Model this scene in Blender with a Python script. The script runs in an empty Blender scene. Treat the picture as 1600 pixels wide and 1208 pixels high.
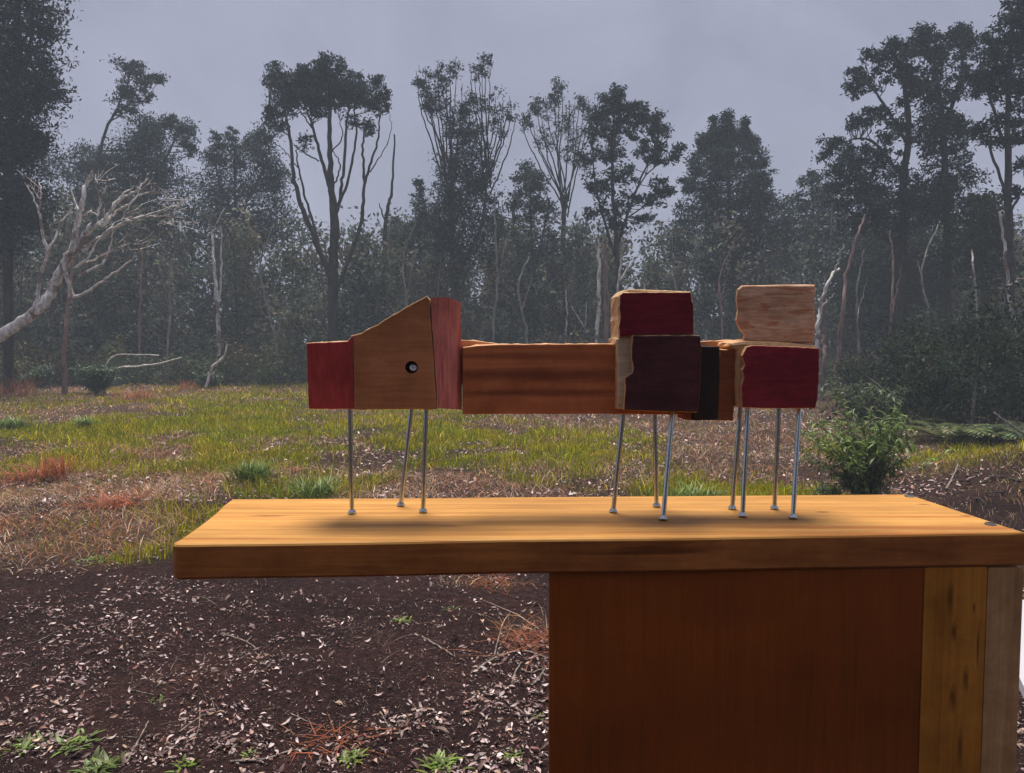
import bpy, bmesh, math
import numpy as np
from mathutils import Vector

RNG = np.random.default_rng(11)
S = bpy.context.scene
COL = S.collection

# ------------------------------------------------------------------ camera
CAM_Z, F, PITCH = 1.45, 1205.0, math.radians(3.3)
cam_data = bpy.data.cameras.new('camera')
cam_data.sensor_width = 36.0
cam_data.lens = 36.0 * F / 1600.0
cam_data.clip_start = 0.02
cam_data.clip_end = 1000.0
cam = bpy.data.objects.new('camera', cam_data)
COL.objects.link(cam)
cam.location = (0, 0, CAM_Z)
cam.rotation_euler = (math.pi / 2 - PITCH, 0, 0)
S.camera = cam

# ------------------------------------------------------------------ sky, sun, exposure
SUN_EL, SUN_AZ = math.radians(72), math.radians(-12)      # azimuth measured from +Y (behind the bench) towards +X
SUN_STRENGTH, SKY_STRENGTH, EXPOSURE = 1.5, 0.060, 2.0
w = bpy.data.worlds.new('World')
S.world = w
w.use_nodes = True
wn, wl = w.node_tree.nodes, w.node_tree.links
wn.clear()
sky = wn.new('ShaderNodeTexSky')
sky.sky_type = 'NISHITA'
sky.sun_disc = False
sky.sun_elevation = SUN_EL
sky.sun_rotation = SUN_AZ
sky.air_density = 1.0
sky.dust_density = 4.0
hs = wn.new('ShaderNodeHueSaturation')
hs.inputs['Saturation'].default_value = 0.22
wl.new(sky.outputs[0], hs.inputs['Color'])
mixw = wn.new('ShaderNodeMix')
mixw.data_type = 'RGBA'
mixw.inputs[0].default_value = 0.88                       # the closed cloud layer over the blue
wl.new(hs.outputs[0], mixw.inputs[6])
ctc = wn.new('ShaderNodeTexCoord')
cno = wn.new('ShaderNodeTexNoise')
cno.inputs['Scale'].default_value = 3.0
cno.inputs['Detail'].default_value = 9
cno.inputs['Roughness'].default_value = 0.62
cno.inputs['Distortion'].default_value = 0.6
wl.new(ctc.outputs['Generated'], cno.inputs['Vector'])
crp = wn.new('ShaderNodeValToRGB')
crp.color_ramp.elements[0].position, crp.color_ramp.elements[0].color = 0.3, (0.72, 0.79, 1.24, 1)
crp.color_ramp.elements[1].position, crp.color_ramp.elements[1].color = 0.7, (1.34, 1.39, 1.98, 1)
wl.new(cno.outputs['Fac'], crp.inputs[0])
wl.new(crp.outputs[0], mixw.inputs[7])
bg = wn.new('ShaderNodeBackground')
bg.inputs['Strength'].default_value = SKY_STRENGTH
wl.new(mixw.outputs[2], bg.inputs['Color'])
wo = wn.new('ShaderNodeOutputWorld')
wl.new(bg.outputs[0], wo.inputs['Surface'])

sd = bpy.data.lights.new('sun', 'SUN')
sd.energy = SUN_STRENGTH
sd.angle = math.radians(25)
sd.color = (1.0, 0.93, 0.80)
sun = bpy.data.objects.new('sun', sd)
COL.objects.link(sun)
sv = Vector((math.cos(SUN_EL) * math.sin(SUN_AZ), math.cos(SUN_EL) * math.cos(SUN_AZ), math.sin(SUN_EL)))
sun.rotation_euler = sv.to_track_quat('Z', 'Y').to_euler()
sun.location = (0, 0, 30)

S.view_settings.view_transform = 'Standard'
S.view_settings.look = 'None'
S.view_settings.exposure = EXPOSURE
S.view_settings.gamma = 1.0
S.view_settings.use_curve_mapping = False
S.render.engine = 'CYCLES'
S.cycles.use_denoising = True
S.cycles.max_bounces = 6
S.cycles.diffuse_bounces = 3
S.cycles.glossy_bounces = 3
S.cycles.transmission_bounces = 3
S.cycles.volume_bounces = 0
S.cycles.transparent_max_bounces = 4
S.cycles.caustics_reflective = False
S.cycles.caustics_refractive = False

# ------------------------------------------------------------------ pixel -> world (1600 x 1208 photograph)
_f = np.array([0, math.cos(PITCH), -math.sin(PITCH)])
_u = np.array([0, math.sin(PITCH), math.cos(PITCH)])
_c = np.array([0, 0, CAM_Z])
def ray(px, py):
    return _f + np.array([1.0, 0, 0]) * (px - 800) / F - _u * (py - 604) / F
def at_z(px, py, z=0.0):
    d = ray(px, py)
    return _c + d * ((z - CAM_Z) / d[2])
def at_y(px, py, y):
    d = ray(px, py)
    return _c + d * (y / d[1])

# ------------------------------------------------------------------ helpers: objects and meshes
def tag(o, label=None, cat=None, group=None, kind=None):
    if label: o['label'] = label
    if cat: o['category'] = cat
    if group: o['group'] = group
    if kind: o['kind'] = kind
    return o

def thing(name, label, cat, loc=(0, 0, 0), group=None):
    o = bpy.data.objects.new(name, None)
    o.empty_display_size = 0.1
    COL.objects.link(o)
    o.location = tuple(loc)
    return tag(o, label, cat, group)

def link(name, me, mats, parent=None, origin=None):
    o = bpy.data.objects.new(name, me)
    if len(me.materials) == 0:
        for m in (mats if isinstance(mats, (list, tuple)) else [mats]):
            me.materials.append(m)
    COL.objects.link(o)
    if parent is not None:
        o.parent = parent
    if origin is not None:
        o.location = tuple(origin)
    return o

def raw_mesh(name, V, Fc, colors=None, midx=None, smooth=False):
    """V (n,3); Fc (m,k) equal-sided faces or a list of face tuples"""
    me = bpy.data.meshes.new(name)
    V = np.asarray(V, np.float32)
    if isinstance(Fc, np.ndarray):
        m, k = Fc.shape
        me.vertices.add(len(V))
        me.vertices.foreach_set('co', V.ravel())
        me.loops.add(m * k)
        me.loops.foreach_set('vertex_index', Fc.astype(np.int32).ravel())
        me.polygons.add(m)
        me.polygons.foreach_set('loop_start', np.arange(0, m * k, k, dtype=np.int32))
        me.polygons.foreach_set('loop_total', np.full(m, k, np.int32))
        me.update(calc_edges=True)
    else:
        me.from_pydata([tuple(map(float, v)) for v in V], [], [tuple(map(int, q)) for q in Fc])
        me.update()
    if colors is not None:
        a = me.color_attributes.new('Col', 'FLOAT_COLOR', 'POINT')
        c4 = np.ones((len(V), 4), np.float32)
        c4[:, :3] = colors
        a.data.foreach_set('color', c4.ravel())
    if midx is not None:
        me.polygons.foreach_set('material_index', np.asarray(midx, np.int32))
    if smooth:
        me.polygons.foreach_set('use_smooth', np.ones(len(me.polygons), bool))
    return me

class Tubes:
    """collects tapered tubes, all with the same number of sides, in one mesh"""
    def __init__(self, sides=5):
        self.s, self.V, self.Q, self.n = sides, [], [], 0
    def add(self, pts, radii, wob=0.0):
        P = np.asarray(pts, float)
        n = len(P)
        R = np.interp(np.linspace(0, 1, n), np.linspace(0, 1, len(radii)), radii)
        T = np.gradient(P, axis=0)
        T /= np.linalg.norm(T, axis=1)[:, None] + 1e-9
        ref = np.array([0.31, 0.93, 0.2]) if abs(T[0] @ np.array([0.31, 0.93, 0.2])) < 0.9 else np.array([1.0, 0, 0])
        A = np.cross(T, ref); A /= np.linalg.norm(A, axis=1)[:, None] + 1e-9
        B = np.cross(T, A)
        an = np.linspace(0, 2 * np.pi, self.s, endpoint=False)
        ring = A[:, None, :] * np.cos(an)[None, :, None] + B[:, None, :] * np.sin(an)[None, :, None]
        rr = R[:, None] * (1 + wob * RNG.normal(size=(n, self.s)))
        V = P[:, None, :] + ring * rr[:, :, None]
        base = self.n
        i = np.arange(n - 1)[:, None] * self.s
        j = np.arange(self.s)[None, :]
        j2 = (j + 1) % self.s
        q = np.stack([i + j, i + j2, i + self.s + j2, i + self.s + j], -1).reshape(-1, 4) + base
        self.V.append(V.reshape(-1, 3)); self.Q.append(q); self.n += n * self.s
    def mesh(self, name, origin=(0, 0, 0)):
        return raw_mesh(name, np.concatenate(self.V) - np.asarray(origin), np.concatenate(self.Q), smooth=True)

def curve(pts, n=12, jit=0.0):
    """smooth polyline through points (Catmull-Rom)"""
    P = np.asarray(pts, float)
    if len(P) < 3:
        P = np.vstack([P[0], (P[0] + P[-1]) / 2, P[-1]])
    Q = np.vstack([2 * P[0] - P[1], P, 2 * P[-1] - P[-2]])
    out = []
    m = len(P) - 1
    per = max(2, n // m)
    for k in range(m):
        p0, p1, p2, p3 = Q[k:k + 4]
        t = np.linspace(0, 1, per, endpoint=False)[:, None]
        out.append(0.5 * ((2 * p1) + (-p0 + p2) * t + (2 * p0 - 5 * p1 + 4 * p2 - p3) * t**2 + (-p0 + 3 * p1 - 3 * p2 + p3) * t**3))
    out.append(P[-1:])
    R = np.vstack(out)
    if jit:
        R[1:-1] += RNG.normal(size=R[1:-1].shape) * jit
    return R

def unit(n):
    d = RNG.normal(size=(n, 3))
    return d / (np.linalg.norm(d, axis=1)[:, None] + 1e-9)

def leaf_quads(C, size, aspect=0.45, droop=0.0):
    n = len(C)
    d = unit(n); d[:, 2] -= droop
    d /= np.linalg.norm(d, axis=1)[:, None]
    e = np.cross(d, unit(n)); e /= np.linalg.norm(e, axis=1)[:, None] + 1e-9
    L = size * RNG.uniform(0.6, 1.4, n)[:, None] * 0.5
    V = np.stack([C - d * L, C + e * L * aspect, C + d * L, C - e * L * aspect], 1).reshape(-1, 3)
    return V, np.arange(4 * n).reshape(-1, 4)

def vnoise(x, y, scale, seed=0):
    """smooth value noise in numpy, 0..1"""
    g = np.random.default_rng(seed).random((128, 128))
    X, Y = np.asarray(x) / scale, np.asarray(y) / scale
    i, j = np.floor(X).astype(int), np.floor(Y).astype(int)
    fx, fy = X - i, Y - j
    fx, fy = fx * fx * (3 - 2 * fx), fy * fy * (3 - 2 * fy)
    a = lambda p, q: g[p % 128, q % 128]
    return (a(i, j) * (1 - fx) + a(i + 1, j) * fx) * (1 - fy) + (a(i, j + 1) * (1 - fx) + a(i + 1, j + 1) * fx) * fy

def fbm(x, y, scale, seed=0, o=3):
    s, t, a = 0, 0, 1.0
    for k in range(o):
        s = s + a * vnoise(x, y, scale / 2**k, seed + k); t += a; a *= 0.5
    return s / t

# ------------------------------------------------------------------ helpers: materials
def new_mat(name):
    m = bpy.data.materials.new(name)
    m.use_nodes = True
    n, l = m.node_tree.nodes, m.node_tree.links
    n.clear()
    out = n.new('ShaderNodeOutputMaterial')
    return m, n, l, out

def ramp(n, stops):
    r = n.new('ShaderNodeValToRGB')
    e = r.color_ramp.elements
    while len(e) < len(stops):
        e.new(0.5)
    for k, (p, c) in enumerate(stops):
        e[k].position, e[k].color = p, (*c, 1)
    return r

def noise(n, l, vec, scale, detail=5, rough=0.55, dist=0.0):
    t = n.new('ShaderNodeTexNoise')
    t.inputs['Scale'].default_value = scale
    t.inputs['Detail'].default_value = detail
    t.inputs['Roughness'].default_value = rough
    t.inputs['Distortion'].default_value = dist
    l.new(vec, t.inputs['Vector'])
    return t

def mapping(n, l, scale, rot=(0, 0, 0), loc=(0, 0, 0)):
    tc = n.new('ShaderNodeTexCoord')
    mp = n.new('ShaderNodeMapping')
    mp.inputs['Scale'].default_value = scale
    mp.inputs['Rotation'].default_value = rot
    mp.inputs['Location'].default_value = loc
    l.new(tc.outputs['Object'], mp.inputs['Vector'])
    return mp.outputs[0]

def mixc(n, l, a, b, fac, mode='MIX'):
    m = n.new('ShaderNodeMix')
    m.data_type = 'RGBA'
    m.blend_type = mode
    for sock, v in ((m.inputs[0], fac), (m.inputs[6], a), (m.inputs[7], b)):
        if isinstance(v, (int, float)): sock.default_value = v
        elif isinstance(v, tuple): sock.default_value = (*v, 1)
        else: l.new(v, sock)
    return m.outputs[2]

def wood(name, dark, light, axis='x', rough=0.5, fine=60.0, band=9.0, bump=0.25, bandmix=0.5, coat=0.0, streak=None, loc=(0, 0, 0), spec=0.4, dirt=1.0, stretch=0.06, knots=(), streakrange=(0.56, 0.66), dirtscale=14.0):
    """grain runs along axis"""
    m, n, l, out = new_mat(name)
    st = {'x': (stretch, 1, 1), 'y': (1, stretch, 1), 'z': (1, 1, stretch)}[axis]
    v = mapping(n, l, st, loc=loc)
    n1 = noise(n, l, v, fine, 6, 0.6, 0.4)
    n2 = noise(n, l, v, band, 3, 0.5, 1.2)
    fm = n.new('ShaderNodeMix'); fm.data_type = 'FLOAT'
    fm.inputs[0].default_value = bandmix
    l.new(n1.outputs['Fac'], fm.inputs[2]); l.new(n2.outputs['Fac'], fm.inputs[3])
    r = ramp(n, [(0.30, dark), (0.70, light)])
    l.new(fm.outputs[0], r.inputs[0])
    col = r.outputs[0]
    if streak:
        n3 = noise(n, l, mapping(n, l, tuple(q * 0.7 for q in st), loc=(3.1, 1.7, 0.4)), streak[1], 2, 0.5, 0.8)
        r3 = ramp(n, [(streakrange[0], (0, 0, 0)), (streakrange[1], (1, 1, 1))])
        l.new(n3.outputs['Fac'], r3.inputs[0])
        col = mixc(n, l, col, streak[0], r3.outputs[0])
    for kx, ky, kz, rx, ry, rz, kc in knots:                      # knots: soft dark ovals warped by the grain
        tk = n.new('ShaderNodeTexCoord')
        vk = n.new('ShaderNodeMapping'); vk.vector_type = 'TEXTURE'
        vk.inputs['Location'].default_value = (kx, ky, kz); vk.inputs['Scale'].default_value = (rx, ry, rz)
        l.new(tk.outputs['Object'], vk.inputs['Vector'])
        nk = noise(n, l, vk.outputs[0], 1.6, 5, 0.6)
        ln_ = n.new('ShaderNodeVectorMath'); ln_.operation = 'LENGTH'; l.new(vk.outputs[0], ln_.inputs[0])
        ak = n.new('ShaderNodeMath'); ak.operation = 'MULTIPLY_ADD'; ak.inputs[1].default_value = 1.5
        l.new(nk.outputs['Fac'], ak.inputs[0]); l.new(ln_.outputs['Value'], ak.inputs[2])
        rk = ramp(n, [(0.55, (1, 1, 1)), (0.98, (0, 0, 0))])
        mk = n.new('ShaderNodeMath'); mk.operation = 'MULTIPLY'; mk.inputs[1].default_value = 0.5
        l.new(ak.outputs[0], mk.inputs[0]); l.new(mk.outputs[0], rk.inputs[0])
        fk = n.new('ShaderNodeMath'); fk.operation = 'MULTIPLY'; fk.inputs[1].default_value = 0.85
        l.new(rk.outputs[0], fk.inputs[0])
        col = mixc(n, l, col, kc, fk.outputs[0])
    # handling marks and dirt at no particular grain
    nd = noise(n, l, mapping(n, l, (1 if dirtscale > 10 else .35, 1, 1)), dirtscale, 6, 0.68)
    rd = ramp(n, [(0.33, (0.66, 0.63, 0.60)), (0.62, (1.07, 1.06, 1.04))])
    l.new(nd.outputs['Fac'], rd.inputs[0])
    col = mixc(n, l, col, rd.outputs[0], dirt, 'MULTIPLY')
    p = n.new('ShaderNodeBsdfPrincipled')
    l.new(col, p.inputs['Base Color'])
    p.inputs['Specular IOR Level'].default_value = spec
    rr = n.new('ShaderNodeMapRange')
    rr.inputs['To Min'].default_value, rr.inputs['To Max'].default_value = rough - 0.1, rough + 0.15
    l.new(nd.outputs['Fac'], rr.inputs['Value']); l.new(rr.outputs[0], p.inputs['Roughness'])
    if coat:
        p.inputs['Coat Weight'].default_value = coat
        p.inputs['Coat Roughness'].default_value = 0.32
    b = n.new('ShaderNodeBump')
    b.inputs['Strength'].default_value = bump
    b.inputs['Distance'].default_value = 0.002
    l.new(fm.outputs[0], b.inputs['Height']); l.new(b.outputs[0], p.inputs['Normal'])
    l.new(p.outputs[0], out.inputs['Surface'])
    return m

def leaf_mat(name, trans=0.25, rough=0.6, gloss=0.0):
    m, n, l, out = new_mat(name)
    a = n.new('ShaderNodeVertexColor'); a.layer_name = 'Col'
    p = n.new('ShaderNodeBsdfPrincipled')
    l.new(a.outputs[0], p.inputs['Base Color'])
    p.inputs['Roughness'].default_value = rough
    p.inputs['Specular IOR Level'].default_value = gloss
    t = n.new('ShaderNodeBsdfTranslucent')
    l.new(a.outputs[0], t.inputs['Color'])
    mx = n.new('ShaderNodeMixShader'); mx.inputs[0].default_value = trans
    l.new(p.outputs[0], mx.inputs[1]); l.new(t.outputs[0], mx.inputs[2])
    l.new(mx.outputs[0], out.inputs['Surface'])
    return m

def bark_mat(name, dark, light, scale=6.0, patch=None):
    m, n, l, out = new_mat(name)
    v = mapping(n, l, (1, 1, 0.35))
    t = noise(n, l, v, scale, 6, 0.65, 0.5)
    r = ramp(n, [(0.38, dark), (0.62, light)])
    l.new(t.outputs['Fac'], r.inputs[0])
    p = n.new('ShaderNodeBsdfPrincipled')
    col = r.outputs[0]
    if patch:
        t2 = noise(n, l, mapping(n, l, (1, 1, 1), loc=(7, 2, 4)), 2.2, 3, 0.6)
        r2 = ramp(n, [(0.52, (0, 0, 0)), (0.58, (1, 1, 1))])
        l.new(t2.outputs['Fac'], r2.inputs[0])
        col = mixc(n, l, col, patch, r2.outputs[0])
    l.new(col, p.inputs['Base Color'])
    p.inputs['Roughness'].default_value = 0.85
    p.inputs['Specular IOR Level'].default_value = 0.15
    b = n.new('ShaderNodeBump'); b.inputs['Strength'].default_value = 0.4; b.inputs['Distance'].default_value = 0.03
    l.new(t.outputs['Fac'], b.inputs['Height']); l.new(b.outputs[0], p.inputs['Normal'])
    l.new(p.outputs[0], out.inputs['Surface'])
    return m

M = {}
M['leaf'] = leaf_mat('tree_leaf', 0.22, 0.7)
M['grass'] = leaf_mat('grass_blade', 0.35, 0.6, 0.1)
M['litter'] = leaf_mat('fallen_leaf', 0.08, 0.55, 0.3)
M['plant'] = leaf_mat('plant_leaf', 0.25, 0.45, 0.35)
M['bark'] = bark_mat('dark_bark', (0.022, 0.020, 0.018), (0.07, 0.062, 0.055))
M['pale_bark'] = bark_mat('pale_bark', (0.34, 0.30, 0.27), (0.86, 0.82, 0.78), 9.0, (0.24, 0.17, 0.14))
M['pink_bark'] = bark_mat('pink_bark', (0.14, 0.08, 0.07), (0.36, 0.24, 0.21), 5.0)
M['grey_bark'] = bark_mat('grey_bark', (0.14, 0.125, 0.115), (0.36, 0.335, 0.31), 7.0)
M['stick'] = bark_mat('dry_stick', (0.10, 0.08, 0.07), (0.32, 0.27, 0.23), 40.0)

# ------------------------------------------------------------------ ground
MOUND = at_z(1590, 800)
def height(x, y):
    x, y = np.asarray(x, float), np.asarray(y, float)
    h = (fbm(x + 40, y + 40, 3.0, 3) - 0.5) * 0.10 + (fbm(x + 40, y + 40, 0.45, 9, 2) - 0.5) * 0.045
    d2 = ((x - MOUND[0] - 1.15) / 1.05)**2 + ((y - MOUND[1] - 0.9) / 1.3)**2
    h = h + 0.42 * np.exp(-d2) * (0.8 + 0.5 * fbm(x + 40, y + 40, 0.6, 21))
    return h

def spaced(lo, hi, near, fine, grow):
    a = [near]; s = fine
    while a[-1] < hi:
        a.append(a[-1] + s); s *= grow
    b = [near]; s = fine
    while b[-1] > lo:
        b.append(b[-1] - s); s *= grow
    return np.array(sorted(set(b[1:] + a)))

gx = spaced(-90, 90, 0.0, 0.07, 1.026)
gy = spaced(-30, 130, 3.2, 0.06, 1.026)
GX, GY = np.meshgrid(gx, gy)
GV = np.stack([GX, GY, height(GX, GY)], -1).reshape(-1, 3)
ni, nj = len(gy), len(gx)
ii, jj = np.meshgrid(np.arange(ni - 1), np.arange(nj - 1), indexing='ij')
GQ = np.stack([ii * nj + jj, ii * nj + jj + 1, (ii + 1) * nj + jj + 1, (ii + 1) * nj + jj], -1).reshape(-1, 4)

def wob(x, y, s):
    return (fbm(np.asarray(x) + 60, np.asarray(y) + 60, s, 31) - 0.5)

# how grassy each place is: world-space patches
GRASS_SPOTS = []          # (x, y, rx, ry, strength)
def gspot(px, py, rpx, y0, y1, s):
    a, b = at_z(px, y1), at_z(px, y0)
    c = (a + b) / 2
    GRASS_SPOTS.append((c[0], c[1], rpx / F * c[1], abs(b[1] - a[1]) / 2, s))
for q in [(430, 690, 330, 640, 740, 1.5), (230, 660, 200, 630, 690, 1.1), (620, 700, 180, 665, 735, 1.3), (150, 650, 260, 610, 690, 0.8), (600, 615, 380, 598, 640, 0.9), (830, 705, 150, 670, 745, 0.85),
          (60, 835, 110, 800, 885, 0.65), (200, 850, 90, 820, 880, 0.6), (480, 755, 90, 730, 790, 0.6), (1430, 715, 150, 690, 750, 0.9), (1090, 765, 90, 735, 800, 0.7),
          (1250, 790, 120, 740, 840, 0.8), (250, 830, 130, 790, 870, 0.35), (980, 690, 60, 675, 720, 0.6), (330, 640, 300, 605, 670, 0.6)]:
    gspot(*q)
def grassiness(x, y):
    g = np.zeros_like(np.asarray(x, float))
    for cx, cy, rx, ry, s in GRASS_SPOTS:
        d = np.sqrt(((x - cx) / rx)**2 + ((y - cy) / ry)**2) + 0.9 * wob(x, y, 0.9) * 1.4
        g = np.maximum(g, s * np.clip((1.25 - d) / 0.5, 0, 1))
    return g * np.clip(0.66 + 3.0 * wob(x, y, 0.5) + 3.2 * wob(x + 20, y + 8, 1.7), 0.02, 1.0)
def strawness(x, y):
    a = np.zeros_like(np.asarray(x, float))
    for px, py, rp, y0, y1, s in [(90, 740, 230, 690, 800, 1.0), (230, 620, 260, 600, 650, 0.8), (30, 620, 120, 600, 680, 1.0), (230, 760, 120, 740, 800, 0.9),
                                  (600, 650, 130, 635, 665, 0.8), (330, 735, 130, 715, 760, 0.6), (1020, 690, 330, 632, 765, 0.45), (760, 905, 80, 890, 925, 0.35), (830, 985, 50, 960, 1010, 0.3), (560, 640, 420, 598, 650, 0.25), (130, 830, 220, 780, 885, 0.75), (330, 700, 200, 680, 720, 0.45), (700, 760, 260, 735, 790, 0.5)]:
        p, q = at_z(px, y1), at_z(px, y0)
        c = (p + q) / 2
        d = np.sqrt(((x - c[0]) / (rp / F * c[1]))**2 + ((y - c[1]) / (abs(q[1] - p[1]) / 2))**2) + 1.1 * wob(x, y, 0.8)
        a = np.maximum(a, s * np.clip((1.2 - d) / 0.5, 0, 1))
    return a

m, n, l, out = new_mat('soil')
vv = mapping(n, l, (1, 1, 1))
t1 = noise(n, l, vv, 1.1, 6, 0.6)
t2 = noise(n, l, vv, 26.0, 8, 0.7)
t3 = noise(n, l, vv, 95.0, 4, 0.7)
r1 = ramp(n, [(0.35, (0.028, 0.0135, 0.0140)), (0.55, (0.050, 0.0235, 0.0235)), (0.7, (0.074, 0.035, 0.027))])
l.new(t1.outputs['Fac'], r1.inputs[0])
r2 = ramp(n, [(0.36, (0.45, 0.42, 0.42)), (0.56, (1.0, 1.0, 1.0)), (0.70, (1.9, 1.7, 1.6))])
l.new(t2.outputs['Fac'], r2.inputs[0])
c = mixc(n, l, r1.outputs[0], r2.outputs[0], 1.0, 'MULTIPLY')
at = n.new('ShaderNodeVertexColor'); at.layer_name = 'Col'       # turf and moss cover
sep = n.new('ShaderNodeSeparateColor'); l.new(at.outputs[0], sep.inputs[0])
rg = ramp(n, [(0.35, (0.045, 0.046, 0.009)), (0.65, (0.11, 0.105, 0.014))])
l.new(t2.outputs['Fac'], rg.inputs[0])
rs = ramp(n, [(0.35, (0.07, 0.042, 0.030)), (0.65, (0.19, 0.125, 0.095))])
l.new(t2.outputs['Fac'], rs.inputs[0])
c = mixc(n, l, c, rs.outputs[0], sep.outputs[2])
c = mixc(n, l, c, rg.outputs[0], sep.outputs[1])
p = n.new('ShaderNodeBsdfPrincipled')
l.new(c, p.inputs['Base Color'])
p.inputs['Roughness'].default_value = 0.95
p.inputs['Specular IOR Level'].default_value = 0.1
ad = n.new('ShaderNodeMath'); ad.operation = 'ADD'
l.new(t2.outputs['Fac'], ad.inputs[0]); l.new(t3.outputs['Fac'], ad.inputs[1])
b = n.new('ShaderNodeBump'); b.inputs['Strength'].default_value = 1.0; b.inputs['Distance'].default_value = 0.03
l.new(ad.outputs[0], b.inputs['Height']); l.new(b.outputs[0], p.inputs['Normal'])
l.new(p.outputs[0], out.inputs['Surface'])
M['soil'] = m
gcol = np.zeros((len(GV), 3))
gcol[:, 1] = np.clip(grassiness(GV[:, 0], GV[:, 1]) * 0.9, 0, 0.9)
gcol[:, 2] = np.clip(strawness(GV[:, 0], GV[:, 1]) * 0.6 + 0.25 * (GV[:, 1] > 7) * fbm(GV[:, 0] + 50, GV[:, 1] + 50, 1.5, 77), 0, 0.8)
gcol[:, 0] = 0
ground = link('ground', raw_mesh('ground', GV, GQ, gcol, smooth=True), M['soil'])
tag(ground, 'dark brown soil of the clearing strewn with leaves, running back to the trees', kind='structure')

# ------------------------------------------------------------------ haze
def box_mesh(name, lo, hi):
    x0, y0, z0 = lo; x1, y1, z1 = hi
    V = [(x0, y0, z0), (x1, y0, z0), (x1, y1, z0), (x0, y1, z0), (x0, y0, z1), (x1, y0, z1), (x1, y1, z1), (x0, y1, z1)]
    Q = [(0, 3, 2, 1), (4, 5, 6, 7), (0, 1, 5, 4), (1, 2, 6, 5), (2, 3, 7, 6), (3, 0, 4, 7)]
    return raw_mesh(name, V, Q)
hm, n, l, out = new_mat('haze_air')
pv = n.new('ShaderNodeVolumePrincipled')
pv.inputs['Color'].default_value = (0.74, 0.85, 1.0, 1)
pv.inputs['Density'].default_value = 0.0038
pv.inputs['Anisotropy'].default_value = 0.0
l.new(pv.outputs[0], out.inputs['Volume'])
haze = link('haze', box_mesh('haze', (-120, -60, -1.5), (120, 160, 16)), hm)
tag(haze, 'thin blue grey haze hanging over the clearing and trees', kind='stuff')

# ------------------------------------------------------------------ unseen blocker added behind the camera to dim the bench's front faces
pm, n, l, out = new_mat('shade_wall_timber')
p = n.new('ShaderNodeBsdfPrincipled')
t = noise(n, l, mapping(n, l, (1, 1, .1)), 22, 5)
r_ = ramp(n, [(.3, (.045, .030, .022)), (.7, (.10, .07, .05))])
l.new(t.outputs['Fac'], r_.inputs[0]); l.new(r_.outputs[0], p.inputs['Base Color'])
p.inputs['Roughness'].default_value = .8
l.new(p.outputs[0], out.inputs['Surface'])
tag(link('shade_wall', box_mesh('shade_wall', (-2.6, -1.45, 0), (2.9, -1.30, 2.55)), pm), 'unseen dark timber blocker added behind the camera to dim the bench front', kind='structure')

# ------------------------------------------------------------------ trees
DARK = np.array([0.034, 0.044, 0.042])
def colours(n, base, var=0.25, clump=None):
    c = np.asarray(base)[None, :] * np.exp(RNG.normal(size=(n, 1)) * var) * (1 + RNG.normal(size=(n, 3)) * 0.10)
    if clump is not None:
        c = c * clump[:, None]
    return np.clip(c, 0.003, 0.9)

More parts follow.
